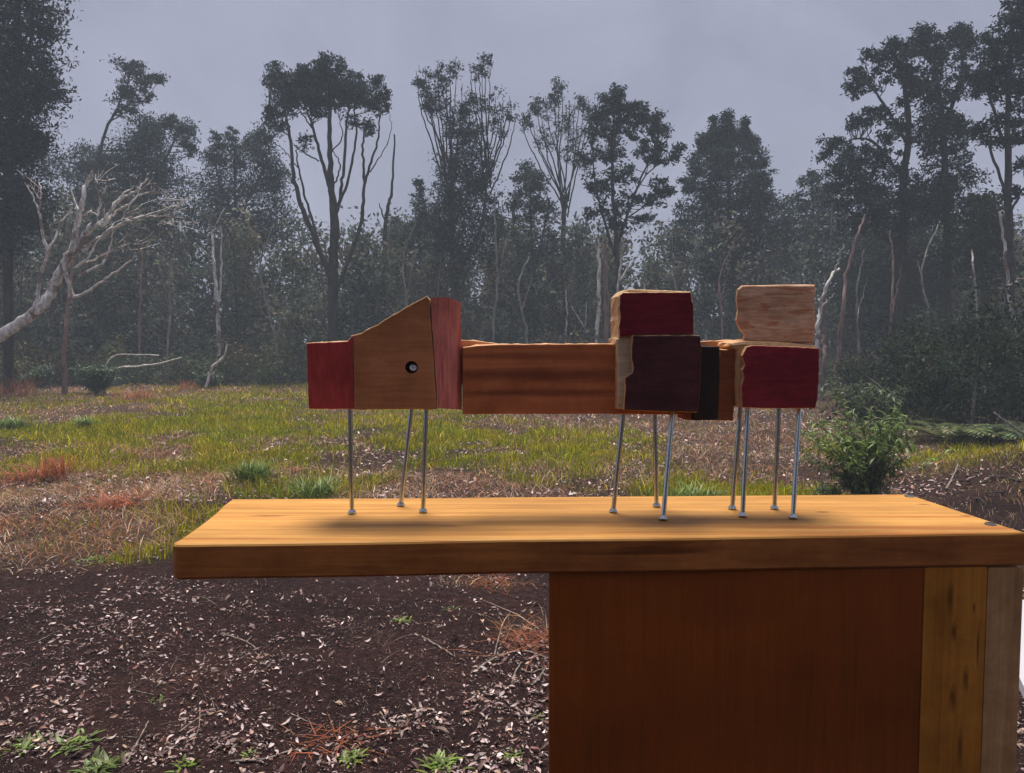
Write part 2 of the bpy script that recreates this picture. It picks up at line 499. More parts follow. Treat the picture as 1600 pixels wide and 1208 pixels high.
def tree(label, depth, base_px, stems, puffs, leaf=0.125, tint=DARK, bark='bark', name='tree', cat='tree', dens=1.0, twig_r=0.018, base_y=None, group=None):
    bx = (base_px - 800) / F * depth
    bz = float(height(bx, depth))
    origin = np.array([bx, depth, bz - 0.05])
    root = thing(name, label, cat, origin, group)
    k = depth / F
    tb = Tubes(7)
    stempts = []
    for st in stems:
        pl, r0, r1 = st[0], st[1] * k * (0.72 if puffs else 1.0), st[2] * k * (0.8 if puffs else 1.0)
        off = np.cumsum(RNG.normal(size=len(pl)) * 0.16); off -= off[0]
        P = np.array([at_y(px, py, depth + o_) for (px, py), o_ in zip(pl, off)])
        if len(st) > 3:                                           # rooted in the ground
            P = np.vstack([[bx, depth, bz - 0.15], P])
        C = curve(P, max(8, 5 * len(P)), 0.015)
        tb.add(C, [r0, (r0 + r1) * 0.55, r1], 0.05)
        stempts.append(C)
    if not stempts:
        top = min(p[1] for p in puffs)
        C = curve(np.array([[bx, depth, bz - 0.15], at_y(base_px + 6, 450, depth), at_y(base_px - 3, top + 20, depth)]), 12, 0.02)
        tb.add(C, [0.16, 0.1, 0.03], 0.05)
        stempts.append(C)
    SP = np.vstack(stempts)
    link('trunk', tb.mesh('trunk', origin), M[bark], root)
    if puffs:
        LV, LC, tw = [], [], Tubes(3)
        for pf in puffs:
            px, py, rx, ry = pf[:4]
            q = (pf[4] if len(pf) > 4 else 1.0) * dens
            c = at_y(px, py, depth)
            R = np.array([rx * k, min(rx, 60) * k * 0.9, ry * k])
            c[1] += RNG.uniform(-0.6, 0.6) * max(0.3, R[1])
            ncl = max(4, int(q * 42 * (R[0] * R[2]) ** 0.75 + 3))
            d = unit(ncl) * (RNG.random((ncl, 1)) ** 0.42) * np.where(RNG.random((ncl, 1)) < 0.22, RNG.uniform(1.0, 1.35, (ncl, 1)), 1.0)
            cc = c + d * R
            for p in cc:
                cand = SP[SP[:, 2] < p[2] + 0.1]
                if len(cand) == 0: cand = SP[:1]
                dist = np.linalg.norm((cand - p) * np.array([1, 1, 0.6]), axis=1)
                a = cand[np.argmin(dist)]
                if dist.min() > 0.12:
                    mid = (a + p) / 2 + np.array([RNG.normal() * 0.06, RNG.normal() * 0.06, -0.04 * dist.min()])
                    tw.add(curve([a, mid, p], 6), [twig_r * (1 + 0.25 * dist.min()), 0.006])
            nl = int(RNG.integers(34, 60))
            rad = np.clip(0.29 * min(R[0], R[2]), 0.10, 0.27)
            shade = RNG.uniform(0.5, 1.7, ncl)
            off = np.clip(RNG.normal(size=(ncl, nl, 3)), -1.7, 1.7) * rad * np.array([1.05, 1.05, 0.75]) * RNG.uniform(0.6, 1.25, (ncl, 1, 1)) * np.exp(RNG.normal(size=(ncl, nl, 1)) * 0.18)
            LV.append((cc[:, None, :] + off).reshape(-1, 3)); LC.append(np.repeat(shade, nl))
        P = np.vstack(LV); shade = np.concatenate(LC)
        V, Q = leaf_quads(P, leaf * 1.08, 0.38, 0.25)
        col = np.repeat(colours(len(P), tint, 0.30, shade), 4, axis=0)
        tag(link('crown', raw_mesh('crown', V - origin, Q, col), M['leaf'], root), kind='stuff')
        if tw.n:
            tag(link('branches', tw.mesh('branches', origin), M[bark], root), kind='stuff')
    return root

G = lambda r, g, b: np.array([r, g, b]) * np.array([1.5, 1.5, 1.6])
# -- left side
tree('tall dense dark tree cut by the left picture edge', 22, 12,
     [([(14, 300), (28, 120), (30, -60)], 11, 4, 1), ([(16, 250), (50, 170), (72, 110)], 4, 1.5), ([(20, 180), (48, 60), (52, 0)], 4, 1.5)],
     [(20, -45, 75, 70), (42, 40, 48, 55), (15, 110, 70, 60), (68, 110, 28, 45, .8), (50, 165, 48, 40), (86, 150, 18, 22, .5), (30, 215, 52, 35), (55, 228, 28, 20, .6), (5, 270, 45, 50),
      (-30, 60, 70, 110), (-20, 200, 60, 80), (5, 350, 60, 60), (40, 320, 45, 40)], dens=1.25)
tree('slanting slim tree with a small leafy head above the dark trees at left', 30, 128,
     [([(138, 420), (150, 270), (166, 203), (180, 175), (196, 140), (203, 110)], 4, 1.2, 1), ([(178, 178), (200, 165), (216, 130)], 2, .8), ([(172, 190), (192, 178), (222, 160)], 1.6, .6)],
     [(200, 108, 20, 20, 1.2), (226, 120, 24, 14, .9), (195, 142, 22, 22, .7), (222, 150, 16, 12, .7), (183, 165, 12, 18, .4), (205, 172, 20, 10, .4), (245, 122, 8, 6, .6)], leaf=0.12)
tree('dense rounded dark tree right of the small slanting tree, humped at its right side', 32, 228,
     [([(226, 430), (224, 300), (222, 200)], 6, 2, 1), ([(230, 300), (268, 230), (282, 198)], 3, 1)],
     [(222, 205, 26, 30, 1.3), (244, 215, 30, 30, 1.2), (265, 190, 14, 12, 1), (288, 205, 18, 22, 1.3), (298, 232, 10, 18, 1), (205, 255, 45, 40, 1.2), (245, 280, 60, 45, 1.2), (160, 255, 36, 26, 1.1), (132, 250, 26, 24, .9),
      (215, 330, 80, 50, 1.1), (150, 300, 55, 40, 1), (92, 265, 25, 25, .7)], tint=G(.021, .031, .028))
tree('bushy spiky-topped tree left of the tall umbrella-headed tree', 33, 372,
     [([(372, 430), (368, 330), (366, 230)], 5, 2, 1), ([(370, 340), (410, 270), (425, 215)], 3, 1), ([(370, 350), (342, 280), (338, 225)], 3, 1)],
     [(337, 225, 10, 18), (364, 215, 10, 14), (330, 250, 20, 24), (362, 245, 22, 24), (395, 225, 22, 18), (421, 212, 22, 20), (405, 255, 35, 28), (340, 290, 32, 32, .9), (388, 295, 42, 32, .9), (430, 280, 24, 38), (325, 335, 36, 38), (375, 350, 55, 42),
      (430, 345, 40, 40)], tint=G(.024, .034, .030))
# -- the hero tree
tree('tall tree with bare fanning limbs under a flat dark umbrella-like crown', 27, 522,
     [([(520, 470), (521, 400), (524, 360), (519, 310), (516, 255), (515, 190), (516, 140)], 12.00, 2.55, 1),
      ([(519, 440), (498, 390), (477, 338), (460, 282), (453, 213), (444, 172)], 6.40, 1.87), ([(500, 392), (484, 330), (470, 280), (462, 235)], 3.20, 1.27),
      ([(519, 390), (516, 300), (500, 241), (488, 199), (478, 168)], 4.80, 1.70), ([(524, 345), (531, 308), (537, 265), (542, 192), (545, 165)], 4.00, 1.70),
      ([(530, 318), (546, 275), (556, 215), (553, 172)], 3.20, 1.36), ([(528, 450), (543, 411), (564, 345), (569, 286), (567, 234), (570, 200)], 4.80, 1.53),
      ([(569, 290), (576, 266), (590, 223), (594, 172)], 3.20, 1.19), ([(574, 272), (586, 257), (607, 220)], 1.76, 0.68), ([(498, 252), (462, 230)], 1.60, 1.02),
      ([(487, 200), (470, 175), (462, 160)], 1.60, 0.68), ([(515, 240), (535, 215), (530, 185)], 1.60, 0.68), ([(453, 213), (430, 195), (420, 180)], 1.44, 0.59), ([(465, 262), (448, 240), (428, 222)], 1.28, 0.51),
      ([(604, 228), (612, 200), (608, 175)], 0.88, 0.42), ([(516, 300), (528, 275), (530, 255), (520, 235)], 2.00, 0.85)],
     [(431, 122, 15, 20, 1.2), (446, 140, 24, 22, 1.3), (464, 117, 18, 14, 1.2), (488, 118, 22, 15, 1.3), (516, 100, 19, 13, 1.4), (528, 118, 20, 18, 1.3), (470, 148, 32, 20, 1.4), (500, 140, 30, 25, 1.4), (520, 155, 36, 22, 1.4),
      (554, 132, 20, 18, 1.3), (545, 152, 22, 18, 1.3), (568, 155, 24, 22, 1.3), (588, 125, 10, 16, .9), (600, 146, 11, 16, .8), (592, 165, 14, 14, .8), (425, 190, 17, 20, .9), (418, 172, 10, 12, .7), (446, 170, 18, 14, .9), (495, 175, 20, 10, .7),
      (578, 205, 10, 12, .35), (470, 220, 10, 14, .25), (552, 190, 14, 10, .5)], leaf=0.12, tint=G(.019, .028, .024), dens=1.15)
tree('thin bare dead pole leaning up beside the umbrella-headed tree', 29, 596,
     [([(600, 400), (602, 355), (608, 317), (613, 286), (616, 210)], 4, 1.2, 1), ([(603, 350), (596, 330), (592, 318)], 1.5, .6)], [], name='dead_tree')
tree('small pointed young tree in the gap left of the tall feathery tree', 31, 658,
     [([(657, 420), (655, 300)], 4, 1, 1)], [(655, 292, 6, 14, 1.2), (653, 318, 14, 16), (658, 342, 22, 18), (650, 368, 30, 22), (668, 385, 36, 28), (625, 370, 22, 22, .7), (690, 340, 20, 24, .8)], tint=G(.026, .036, .032))
# -- feathery tree
def fan(fork, tips, r0=3.0, r1=0.6, sway=10):
    out = []
    for tx, ty in tips:
        fx, fy = fork[0] + RNG.uniform(-7, 7), fork[1] + RNG.uniform(-20, 25)
        m1 = (fx + (tx - fx) * 0.45 + RNG.uniform(-sway, sway) * .5, fy + (ty - fy) * 0.4)
        m2 = (fx + (tx - fx) * 0.85, fy + (ty - fy) * 0.72)
        out.append(([(fx, fy), m1, m2, (tx, ty)], r0, r1))
    return out
t9 = fan((702, 300), [(655, 130), (670, 130), (684, 100), (697, 120), (650, 110), (664, 104), (678, 112), (690, 96), (703, 94), (712, 112), (722, 130)], 2.0, .5) + fan((762, 280), [(735, 100), (748, 92), (757, 84), (766, 110), (775, 150), (787, 148), (800, 165), (806, 180), (742, 120), (753, 110), (782, 165), (796, 150)], 1.9, .5)
tree('tall feathery tree of many thin upright stems above a dense leafy column', 28, 712,
     [([(712, 470), (706, 380), (702, 290)], 8, 3.5, 1), ([(716, 430), (752, 350), (762, 270)], 4, 2)] + t9,
     [(660, 122, 13, 18, .5), (672, 140, 18, 22, .55), (690, 118, 16, 18, .55), (704, 112, 12, 16, .5), (690, 165, 24, 24, .55), (664, 175, 12, 24, .35), (748, 118, 13, 22, .4), (760, 95, 7, 9, .5), (742, 155, 18, 24, .5), (770, 165, 16, 22, .4), (792, 180, 12, 20, .35),
      (775, 210, 18, 20, .4), (716, 200, 24, 26, 1.3), (728, 180, 10, 20, 1.2), (735, 225, 30, 28, 1.7), (712, 255, 30, 32, 1.8), (745, 280, 30, 36, 1.8), (705, 310, 30, 36, 1.8), (735, 335, 42, 42, 1.7), (690, 360, 22, 36, 1.1), (730, 390, 48, 36, 1.2), (775, 330, 16, 36, .6)], leaf=0.11, tint=G(.023, .031, .029), twig_r=.010)
t10 = fan((882, 318), [(815, 185), (824, 172), (838, 160), (852, 150), (866, 132), (878, 138), (890, 158), (905, 150), (920, 156), (926, 175), (832, 190), (845, 170), (872, 150), (897, 170), (912, 168)], 1.7, .5)
tree('pale feathery thin-stemmed tree between the two tallest middle trees', 31, 884,
     [([(884, 460), (880, 380), (882, 305)], 6, 4, 1)] + t10, [(866, 145, 14, 16, .6), (838, 168, 14, 14, .5), (856, 175, 20, 20, .55), (822, 188, 12, 16, .45), (905, 160, 14, 12, .5), (918, 175, 11, 14, .4), (880, 190, 20, 22, .5), (850, 215, 20, 18, .3), (890, 250, 18, 24, .35), (900, 215, 16, 18, .35)],
     leaf=0.11, tint=G(.030, .038, .036), twig_r=.010)
tree('lower loose-leaved grey green tree in the middle gap behind the sculpture body', 29, 832,
     [([(836, 470), (830, 360), (828, 270)], 5, 1.5, 1), ([(834, 430), (850, 360), (858, 320)], 3, 1), ([(835, 440), (806, 370), (800, 320)], 3, 1)],
     [(828, 265, 15, 16), (815, 285, 22, 18, .8), (840, 290, 22, 20, .8), (805, 320, 18, 24, .7), (832, 325, 28, 24, .7), (858, 335, 18, 28, .6), (815, 365, 30, 26, .6), (850, 385, 28, 26, .6)], tint=G(.034, .042, .038))
tree('big ragged tree with layered leaf sprays standing behind the sculpture dark red blocks', 26, 962,
     [([(966, 470), (962, 380), (958, 300), (956, 230), (962, 150)], 6, 1.5, 1), ([(962, 390), (985, 320), (1010, 260), (1030, 210)], 3, 1), ([(960, 400), (935, 310), (925, 230)], 3, 1), ([(975, 345), (1010, 320), (1045, 298)], 1.8, .6), ([(985, 310), (1020, 262), (1058, 245)], 1.8, .6)],
     [(962, 145, 15, 12, 1.3), (953, 163, 20, 16, 1.3), (972, 172, 22, 16, 1.3), (937, 183, 14, 16, 1.2), (999, 172, 16, 13, 1.2), (1008, 190, 22, 13, 1.2), (1028, 202, 16, 18, 1.2), (921, 212, 13, 13, 1), (945, 205, 22, 16, 1.2), (978, 202, 26, 15, 1),
      (990, 228, 34, 13, .5), (1031, 234, 14, 9, .8), (1053, 248, 10, 6, 1), (1061, 233, 7, 4, .9), (955, 240, 30, 20, .9), (1018, 254, 20, 9, .8), (974, 270, 32, 18, .5), (1025, 287, 17, 8, .9), (1046, 300, 11, 5, 1), (1021, 312, 18, 13, .7),
      (950, 292, 32, 18, .8), (985, 318, 32, 17, .5), (1006, 342, 20, 10, .7), (908, 250, 13, 13, .7), (925, 280, 18, 20, .5), (965, 350, 34, 18, .6), (935, 330, 24, 18, .6)], leaf=0.125, tint=G(.019, .027, .025))
tree('dense cone-shaped dark tree with several pointed tops right of the layered tree', 30, 1142,
     [([(1142, 440), (1138, 300), (1137, 190)], 8, 1.5, 1)],
     [(1137, 188, 6, 14, 2.2), (1137, 205, 11, 14, 2), (1115, 194, 4, 15, 2.2), (1116, 214, 9, 14, 2), (1161, 198, 5, 16, 2.2), (1162, 216, 9, 14, 2), (1180, 226, 4, 14, 2), (1096, 226, 5, 15, 2), (1136, 222, 18, 16, 1.6), (1100, 222, 8, 14, 1.2), (1118, 228, 20, 20, 1.3), (1165, 225, 13, 18, 1.3), (1142, 245, 32, 24, 1.4), (1112, 262, 30, 25, 1.1), (1175, 258, 17, 24, 1.3), (1084, 256, 9, 18, .9),
      (1076, 290, 13, 20, .8), (1100, 300, 25, 25, .8), (1140, 295, 50, 35, 1.4), (1186, 288, 18, 26, 1.3), (1192, 252, 6, 14, 1), (1140, 350, 70, 42, 1.4), (1198, 322, 20, 28, 1.2), (1140, 410, 80, 45, 1.3), (1072, 330, 18, 22, .7), (1215, 370, 22, 36, .9), (1060, 380, 30, 30, .8)], tint=G(.020, .030, .028), dens=1.1)
# -- right side
tree('sloping leafy tree at the foot of the big right-hand trees, next to the cone-shaped one', 31, 1270,
     [([(1270, 440), (1272, 350), (1268, 280)], 5, 1.5, 1)], [(1276, 270, 12, 14, .8), (1262, 292, 16, 16), (1244, 318, 20, 16, .9), (1290, 300, 24, 24), (1265, 335, 36, 24), (1232, 355, 24, 22, .8), (1300, 350, 40, 36), (1250, 395, 44, 36)], tint=G(.025, .034, .030))
tree('big spreading dark tree with a sloping left side of stepped leaf layers', 23, 1408,
     [([(1410, 430), (1412, 300), (1420, 190), (1408, 110), (1392, 80)], 11, 2, 1), ([(1416, 220), (1380, 160), (1345, 120)], 4, 1), ([(1414, 280), (1360, 220), (1310, 222)], 4, 1), ([(1412, 330), (1365, 290), (1325, 280)], 3, 1)],
     [(1386, 72, 18, 10, 1.2), (1366, 90, 20, 12, 1.1), (1398, 92, 28, 16, 1.2), (1342, 112, 14, 9, 1), (1334, 132, 6, 8, .8), (1366, 118, 20, 10, .6), (1406, 122, 30, 18, 1.1), (1356, 140, 22, 8, .5), (1416, 150, 28, 20, .8), (1366, 176, 26, 9, 1.1), (1338, 194, 24, 8, 1.1), (1384, 196, 28, 14, .6),
      (1308, 220, 20, 12, 1.1), (1290, 240, 10, 10, 1), (1332, 236, 28, 12, .8), (1410, 215, 32, 20, .8), (1370, 240, 40, 18, .8), (1322, 265, 36, 18, 1.2), (1390, 275, 50, 26, 1.2), (1330, 300, 45, 25, 1.1), (1410, 320, 60, 35, 1.1), (1350, 345, 50, 30, 1)], leaf=0.12, tint=G(.017, .025, .023))
tree('tall dark tree with twin rounded tops, second in from the right edge', 23.6, 1480,
     [([(1480, 430), (1478, 280), (1470, 160), (1450, 60)], 10, 2, 1), ([(1474, 210), (1500, 120), (1504, 55)], 5, 1.5)],
     [(1447, 55, 20, 14, 1.3), (1432, 70, 14, 12, 1.1), (1455, 80, 26, 18, 1.2), (1502, 48, 20, 13, 1.3), (1488, 62, 20, 14, 1.2), (1512, 70, 28, 16, 1.3), (1476, 92, 20, 14, .5), (1452, 112, 26, 20, 1.1), (1440, 145, 24, 18, 1), (1508, 108, 22, 14, .7), (1476, 145, 30, 20, 1.1), (1440, 185, 32, 24, 1.2), (1478, 190, 28, 20, 1.2),
      (1508, 200, 24, 14, .8), (1455, 225, 40, 24, 1.2), (1500, 232, 26, 16, .7), (1485, 270, 45, 28, 1.2), (1450, 310, 50, 34, 1.2), (1500, 330, 45, 36, 1.1)], leaf=0.12, tint=G(.016, .024, .022))
tree('tallest dark tree at the right picture edge with sky gaps between its boughs', 20.5, 1578,
     [([(1578, 440), (1575, 300), (1574, 170), (1582, 40)], 10, 3, 1), ([(1576, 250), (1545, 150), (1530, 110)], 4, 1.2), ([(1576, 320), (1545, 230), (1520, 200)], 3.5, 1), ([(1574, 340), (1596, 300), (1610, 280)], 3, 1)],
     [(1592, 4, 20, 18, 1.1), (1572, 32, 18, 12, .8), (1595, 50, 26, 18, 1.1), (1556, 62, 22, 14, 1.1), (1588, 84, 30, 22, 1.2), (1545, 90, 26, 14, 1), (1565, 115, 30, 18, 1.2), (1535, 120, 24, 14, 1.1), (1552, 142, 20, 12, 1), (1582, 150, 24, 18, 1), (1530, 205, 26, 12, 1.1), (1572, 190, 26, 14, .9),
      (1595, 210, 12, 18, .9), (1560, 225, 20, 10, .6), (1592, 256, 12, 9, .8), (1588, 300, 14, 9, .7), (1620, 150, 40, 80, 1), (1625, 40, 40, 60, 1)], leaf=0.12, tint=G(.016, .023, .021))
tree('low rounded olive green tree under the right-hand trees', 22, 1536,
     [([(1536, 470), (1534, 380), (1536, 320)], 5, 2, 1)], [(1540, 312, 26, 18, 1.2), (1528, 340, 40, 26, 1.3), (1550, 355, 34, 30, 1.3), (1525, 385, 54, 34, 1.3), (1545, 430, 50, 36, 1.2)], tint=G(.024, .029, .014))
tree('dense dark tree filling the space below the spreading right-hand tree', 27, 1395,
     [], [(1360, 380, 60, 45, 1.1), (1430, 370, 60, 45, 1.1), (1330, 440, 60, 45, 1), (1400, 450, 80, 50, 1.1), (1470, 430, 50, 50, 1.1), (1420, 520, 80, 40, 1)], tint=G(.020, .027, .022))

# -- bare pale trees and trunks
T2 = [([(-75, 575), (-40, 545), (0, 525), (40, 500), (65, 480), (85, 445), (105, 405), (118, 390), (135, 365), (146, 352)], 14, 4),
      ([(112, 398), (122, 345), (130, 310), (135, 285), (145, 268)], 5, 1.2), ([(124, 332), (115, 310), (110, 292)], 2, .7), ([(140, 360), (150, 353), (165, 350), (176, 325), (187, 308), (206, 294)], 3, .8),
      ([(150, 353), (166, 338), (186, 314), (214, 298), (230, 295)], 3, .7), ([(165, 350), (182, 330), (200, 319), (222, 303), (244, 300)], 2.4, .6), ([(158, 372), (176, 357), (206, 344), (240, 333), (276, 320)], 2.8, .5),
      ([(128, 392), (160, 370), (200, 346), (230, 338), (287, 340)], 3, .5), ([(100, 412), (110, 452), (119, 462), (146, 450), (170, 432), (200, 411), (222, 383)], 3, .9), ([(52, 488), (62, 445), (70, 412), (80, 385), (95, 350), (110, 330)], 3, .8),
      ([(75, 398), (66, 360), (60, 325), (43, 290)], 2.6, .7), ([(61, 328), (64, 308), (62, 285)], 1.6, .5), ([(122, 432), (160, 412), (171, 387), (178, 362)], 2, .7), ([(115, 420), (140, 400), (156, 372), (178, 350)], 2.2, .7),
      ([(153, 335), (156, 315), (150, 290), (150, 272)], 2, .7), ([(157, 312), (164, 295), (168, 275)], 1.6, .5), ([(120, 415), (150, 405), (165, 395), (205, 380)], 1.8, .5), ([(132, 340), (142, 330), (154, 338)], 1.5, .6),
      ([(190, 345), (200, 325), (206, 315)], 1.2, .5), ([(240, 333), (252, 345), (268, 352)], 1, .4), ([(215, 298), (225, 285), (232, 280)], 1, .4)]
T2 = [(a, b * (.70 if b > 10 else 1.0), max(c * 1.2, .7)) for a, b, c in T2]
r = tree('leaning bare dead tree with pale silvery bark and fanning branches at left', 19, -70, T2, [], bark='pale_bark', name='dead_tree')
def finetwigs(root, depth, tips, nper, length, bark):
    tw = Tubes(3)
    k = depth / F
    for px, py, dx, dy in tips:
        for _ in range(nper):
            a = at_y(px + RNG.normal() * 10, py + RNG.normal() * 6, depth)
            ang = math.atan2(dy, dx) + RNG.normal() * 0.5
            L = length * RNG.uniform(0.5, 1.2) * k
            e = a + np.array([math.cos(ang), RNG.normal() * 0.4, -math.sin(ang)]) * L
            tw.add(curve([a, (a + e) / 2 + RNG.normal(size=3) * 0.03, e], 6), [0.010, 0.005])
    tag(link('twigs', tw.mesh('twigs', np.array(root.location)), M[bark], root), kind='stuff')
finetwigs(r, 19, [(210, 300, 1, -.6), (235, 298, 1, -.3), (245, 310, 1, -.3), (270, 325, 1, -.3), (255, 340, 1, .2), (200, 340, 1, -.6), (280, 345, 1, .3), (145, 285, .3, -1), (50, 300, -.2, -1), (200, 385, 1, -.4), (150, 400, 1, -.6), (170, 350, .8, -.8)], 6, 34, 'pale_bark')
tree('straight thin trunk with flaking pale red bark under the leaning dead tree', 20.5, 100, [([(101, 560), (103, 520), (107, 470), (110, 440), (118, 405)], 4, 2, 1), ([(108, 470), (116, 445), (128, 420)], 1.4, .6)], [], bark='pink_bark', name='dead_tree')
tree('thin reddish trunk standing alone in the shade between dead tree and sculpture head', 27, 216, [([(218, 540), (219, 490), (221, 430), (224, 380)], 2.2, 1.2, 1)], [], bark='pink_bark')
tree('pair of thin pale stems rising left of the umbrella-headed tree', 26, 341, [([(341, 500), (338, 455), (334, 410), (330, 360), (322, 330)], 3.2, 1.2, 1), ([(343, 470), (346, 420), (345, 350)], 2, .8), ([(336, 410), (322, 395), (308, 383)], 1.2, .5), ([(331, 365), (340, 345), (352, 325)], 1.2, .5)], [], bark='pale_bark')
tree('slim pale trunk directly left of the dark red block stack', 24, 934, [([(934, 520), (936, 460), (935, 400), (932, 372)], 3.2, 2.2, 1)], [], bark='pale_bark')
tree('slim pinkish trunk rising behind the dark red block stack', 24.4, 948, [([(948, 520), (947, 440), (945, 380)], 4, 3, 1)], [], bark='pink_bark')
tree('forked pale stem leaning right above the dark red block stack', 24.2, 962, [([(964, 500), (966, 440), (972, 400), (974, 370)], 2.2, 1, 1), ([(966, 440), (985, 415), (1000, 395)], 1.5, .6), ([(960, 470), (980, 450), (998, 425)], 1.2, .6)], [], bark='pale_bark')
tree('curved white-barked trunk bending right beside the pale topmost block', 20, 1279, [([(1278, 520), (1281, 490), (1288, 460), (1295, 440), (1304, 425), (1312, 421)], 3.6, 1.6, 1), ([(1285, 478), (1296, 468), (1304, 458)], 1.2, .5), ([(1305, 425), (1312, 400), (1318, 380)], 1.6, .7)], [], bark='pale_bark')
tree('peeling pink-barked trunk standing right of the block sculpture', 21, 1308, [([(1309, 570), (1312, 530), (1318, 480), (1322, 430), (1340, 370), (1352, 335)], 4.0, 1.4, 1)], [], bark='pink_bark')
tree('short thin pink trunk close beside the lower red block', 20.6, 1287, [([(1288, 560), (1287, 530), (1288, 510), (1287, 470)], 3.5, 1.5, 1)], [], bark='pink_bark')
tree('thin pale trunk rising straight behind the ferns at right', 17, 1530, [([(1529, 610), (1531, 560), (1527, 490), (1522, 430), (1518, 390)], 2.4, 1.2, 1)], [], bark='pale_bark')
tree('thin pale leaning trunk close to the right picture edge', 16, 1610, [([(1598, 590), (1588, 520), (1575, 450), (1570, 390), (1562, 330)], 3.4, 1.8, 1), ([(1574, 448), (1590, 437), (1612, 432)], 1.2, .7)], [], bark='pale_bark')
tree('small crooked pale stems in the bright gap behind the sculpture body', 27, 890, [([(884, 540), (886, 490), (884, 440)], 1.6, 1, 1), ([(918, 520), (905, 498), (892, 478)], 1.2, .8), ([(915, 520), (916, 470)], 1, .6)], [], bark='pale_bark')

for lb, px_, y1_, y2_, d_, r_, bk in [
    ('thin grey stem in the forest edge right of the leaning dead tree', 262, 545, 372, 25, 1.5, 'grey_bark'), ('thin grey stem standing between the bushy tree and the umbrella-headed tree', 432, 540, 350, 26, 1.5, 'grey_bark'),
    ('faint thin stem right of the dead pole beside the umbrella-headed tree', 640, 520, 345, 26, 1.4, 'grey_bark'), ('pale slim stem under the feathery tree at the sculpture neck', 772, 530, 300, 26, 1.8, 'grey_bark'),
    ('thin pale stem in the middle gap above the sculpture beam', 822, 530, 400, 25, 1.8, 'grey_bark'), ('slim grey stem between the layered tree and the cone-shaped tree', 1062, 520, 370, 26, 1.4, 'grey_bark'),
    ('thin brownish stem left of the pale topmost block', 1128, 520, 380, 26, 1.6, 'pink_bark'), ('straight thin stem right of the peeling pink trunk', 1342, 560, 390, 20, 1.6, 'grey_bark'),
    ('slim pinkish stem in the shade under the spreading right-hand tree', 1392, 560, 360, 20, 1.8, 'pink_bark'), ('thin grey stem above the dark blue green bush', 1452, 560, 350, 19, 1.5, 'grey_bark')]:
    q_ = RNG.normal(size=6) * 5
    tree(lb, d_, px_, [([(px_ + q_[0] * .3, y1_), (px_ + q_[1], (y1_ * 2 + y2_) / 3), (px_ + q_[2] * 1.6, (y1_ + 2 * y2_) / 3), (px_ + q_[3] * 2.2, y2_)], r_ * 1.3, r_ * .6, 1),
                       ([(px_ + q_[1], (y1_ * 2 + y2_) / 3), (px_ + q_[1] + 9 * np.sign(q_[4]), (y1_ + y2_) / 2 - 12), (px_ + q_[1] + 16 * np.sign(q_[4]), (y1_ + 2 * y2_) / 3 - 12)], r_ * .6, r_ * .3)], [], bark=bk)

# -- understorey: the dark mass of saplings, scrub and further trees nobody could count
def mass(name, label, nsap, depth, sky, leaf, tints, per=(420, 800), zmin=0.0, wid=(0.5, 1.1), xr=(-200, 1800)):
    sx, sy = zip(*sky)
    PV, PC = [], []
    tb = Tubes(4)
    tints = np.asarray(tints)
    for _ in range(nsap):
        d = RNG.uniform(*depth)
        px = RNG.uniform(*xr)
        py = np.interp(px, sx, sy) + abs(RNG.normal()) * 34 - 6
        top = at_y(px, py, d)
        x, h = top[0], top[2] * (1 if RNG.random() < 0.55 else RNG.uniform(0.35, 0.95))
        h = max(h, 0.8)
        nl = int(RNG.integers(*per))
        t = RNG.random(nl) ** 0.9
        wd = RNG.uniform(*wid) * (0.35 + 0.09 * h)
        nk = max(5, int(h * 3))
        kz = np.sort(RNG.random(nk)); ko = RNG.normal(size=(nk, 2)) * wd * (1.12 - kz[:, None]) * 0.8
        ix = RNG.integers(0, nk, nl)
        P = np.empty((nl, 3))
        rad = 0.14 + 0.15 * wd
        P[:, 0] = x + ko[ix, 0] + RNG.normal(size=nl) * rad
        P[:, 1] = d + ko[ix, 1] + RNG.normal(size=nl) * rad
        P[:, 2] = np.maximum(zmin, kz[ix] * h + RNG.normal(size=nl) * rad * 0.9)
        tn = tints[RNG.integers(len(tints))]
        PV.append(P); PC.append(colours(nl, tn, 0.25, RNG.uniform(0.4, 1.9, nk)[ix]))
        if RNG.random() < 0.5:
            tb.add(curve([(x, d, -0.1), (x + RNG.normal() * .2, d, h * .5), (x + RNG.normal() * .3, d, h * .95)], 6), [0.025 + .004 * h, 0.012])
    P = np.vstack(PV); C = np.vstack(PC)
    V, Q = leaf_quads(P, leaf, 0.5)
    C4 = np.repeat(C, 4, axis=0)
    nb = len(V)
    tv, tq = np.concatenate(tb.V), np.concatenate(tb.Q) + nb
    o = link(name, raw_mesh(name, np.vstack([V, tv]), np.vstack([Q, tq]), np.vstack([C4, np.repeat(np.array([(.06, .05, .045), (.16, .13, .11), (.30, .26, .23)])[RNG.integers(0, 3, len(tv) // 4 + 1)], 4, axis=0)[:len(tv)]])), M['leaf'])
    return tag(o, label, kind='stuff')
SKY = [(-300, 330), (0, 330), (90, 300), (200, 290), (320, 320), (440, 338), (520, 345), (570, 345), (620, 328), (700, 340), (780, 345), (850, 335), (930, 345), (1040, 335), (1090, 310), (1220, 322), (1290, 310), (1400, 320), (1500, 330), (1600, 350), (1900, 350)]
mass('forest_understorey', 'dark tangle of saplings and scrub filling the forest edge', 470, (27.5, 36), SKY, 0.19, [(.115, .122, .092), (.135, .132, .100), (.088, .108, .092), (.150, .138, .106), (.060, .072, .064)])
mass('distant_forest', 'hazy farther forest seen as one mass behind the front trees', 215, (39, 52), [(a, b + 6) for a, b in SKY], 0.26, [(.040, .050, .048), (.048, .056, .050)], per=(380, 620), wid=(0.8, 1.5))
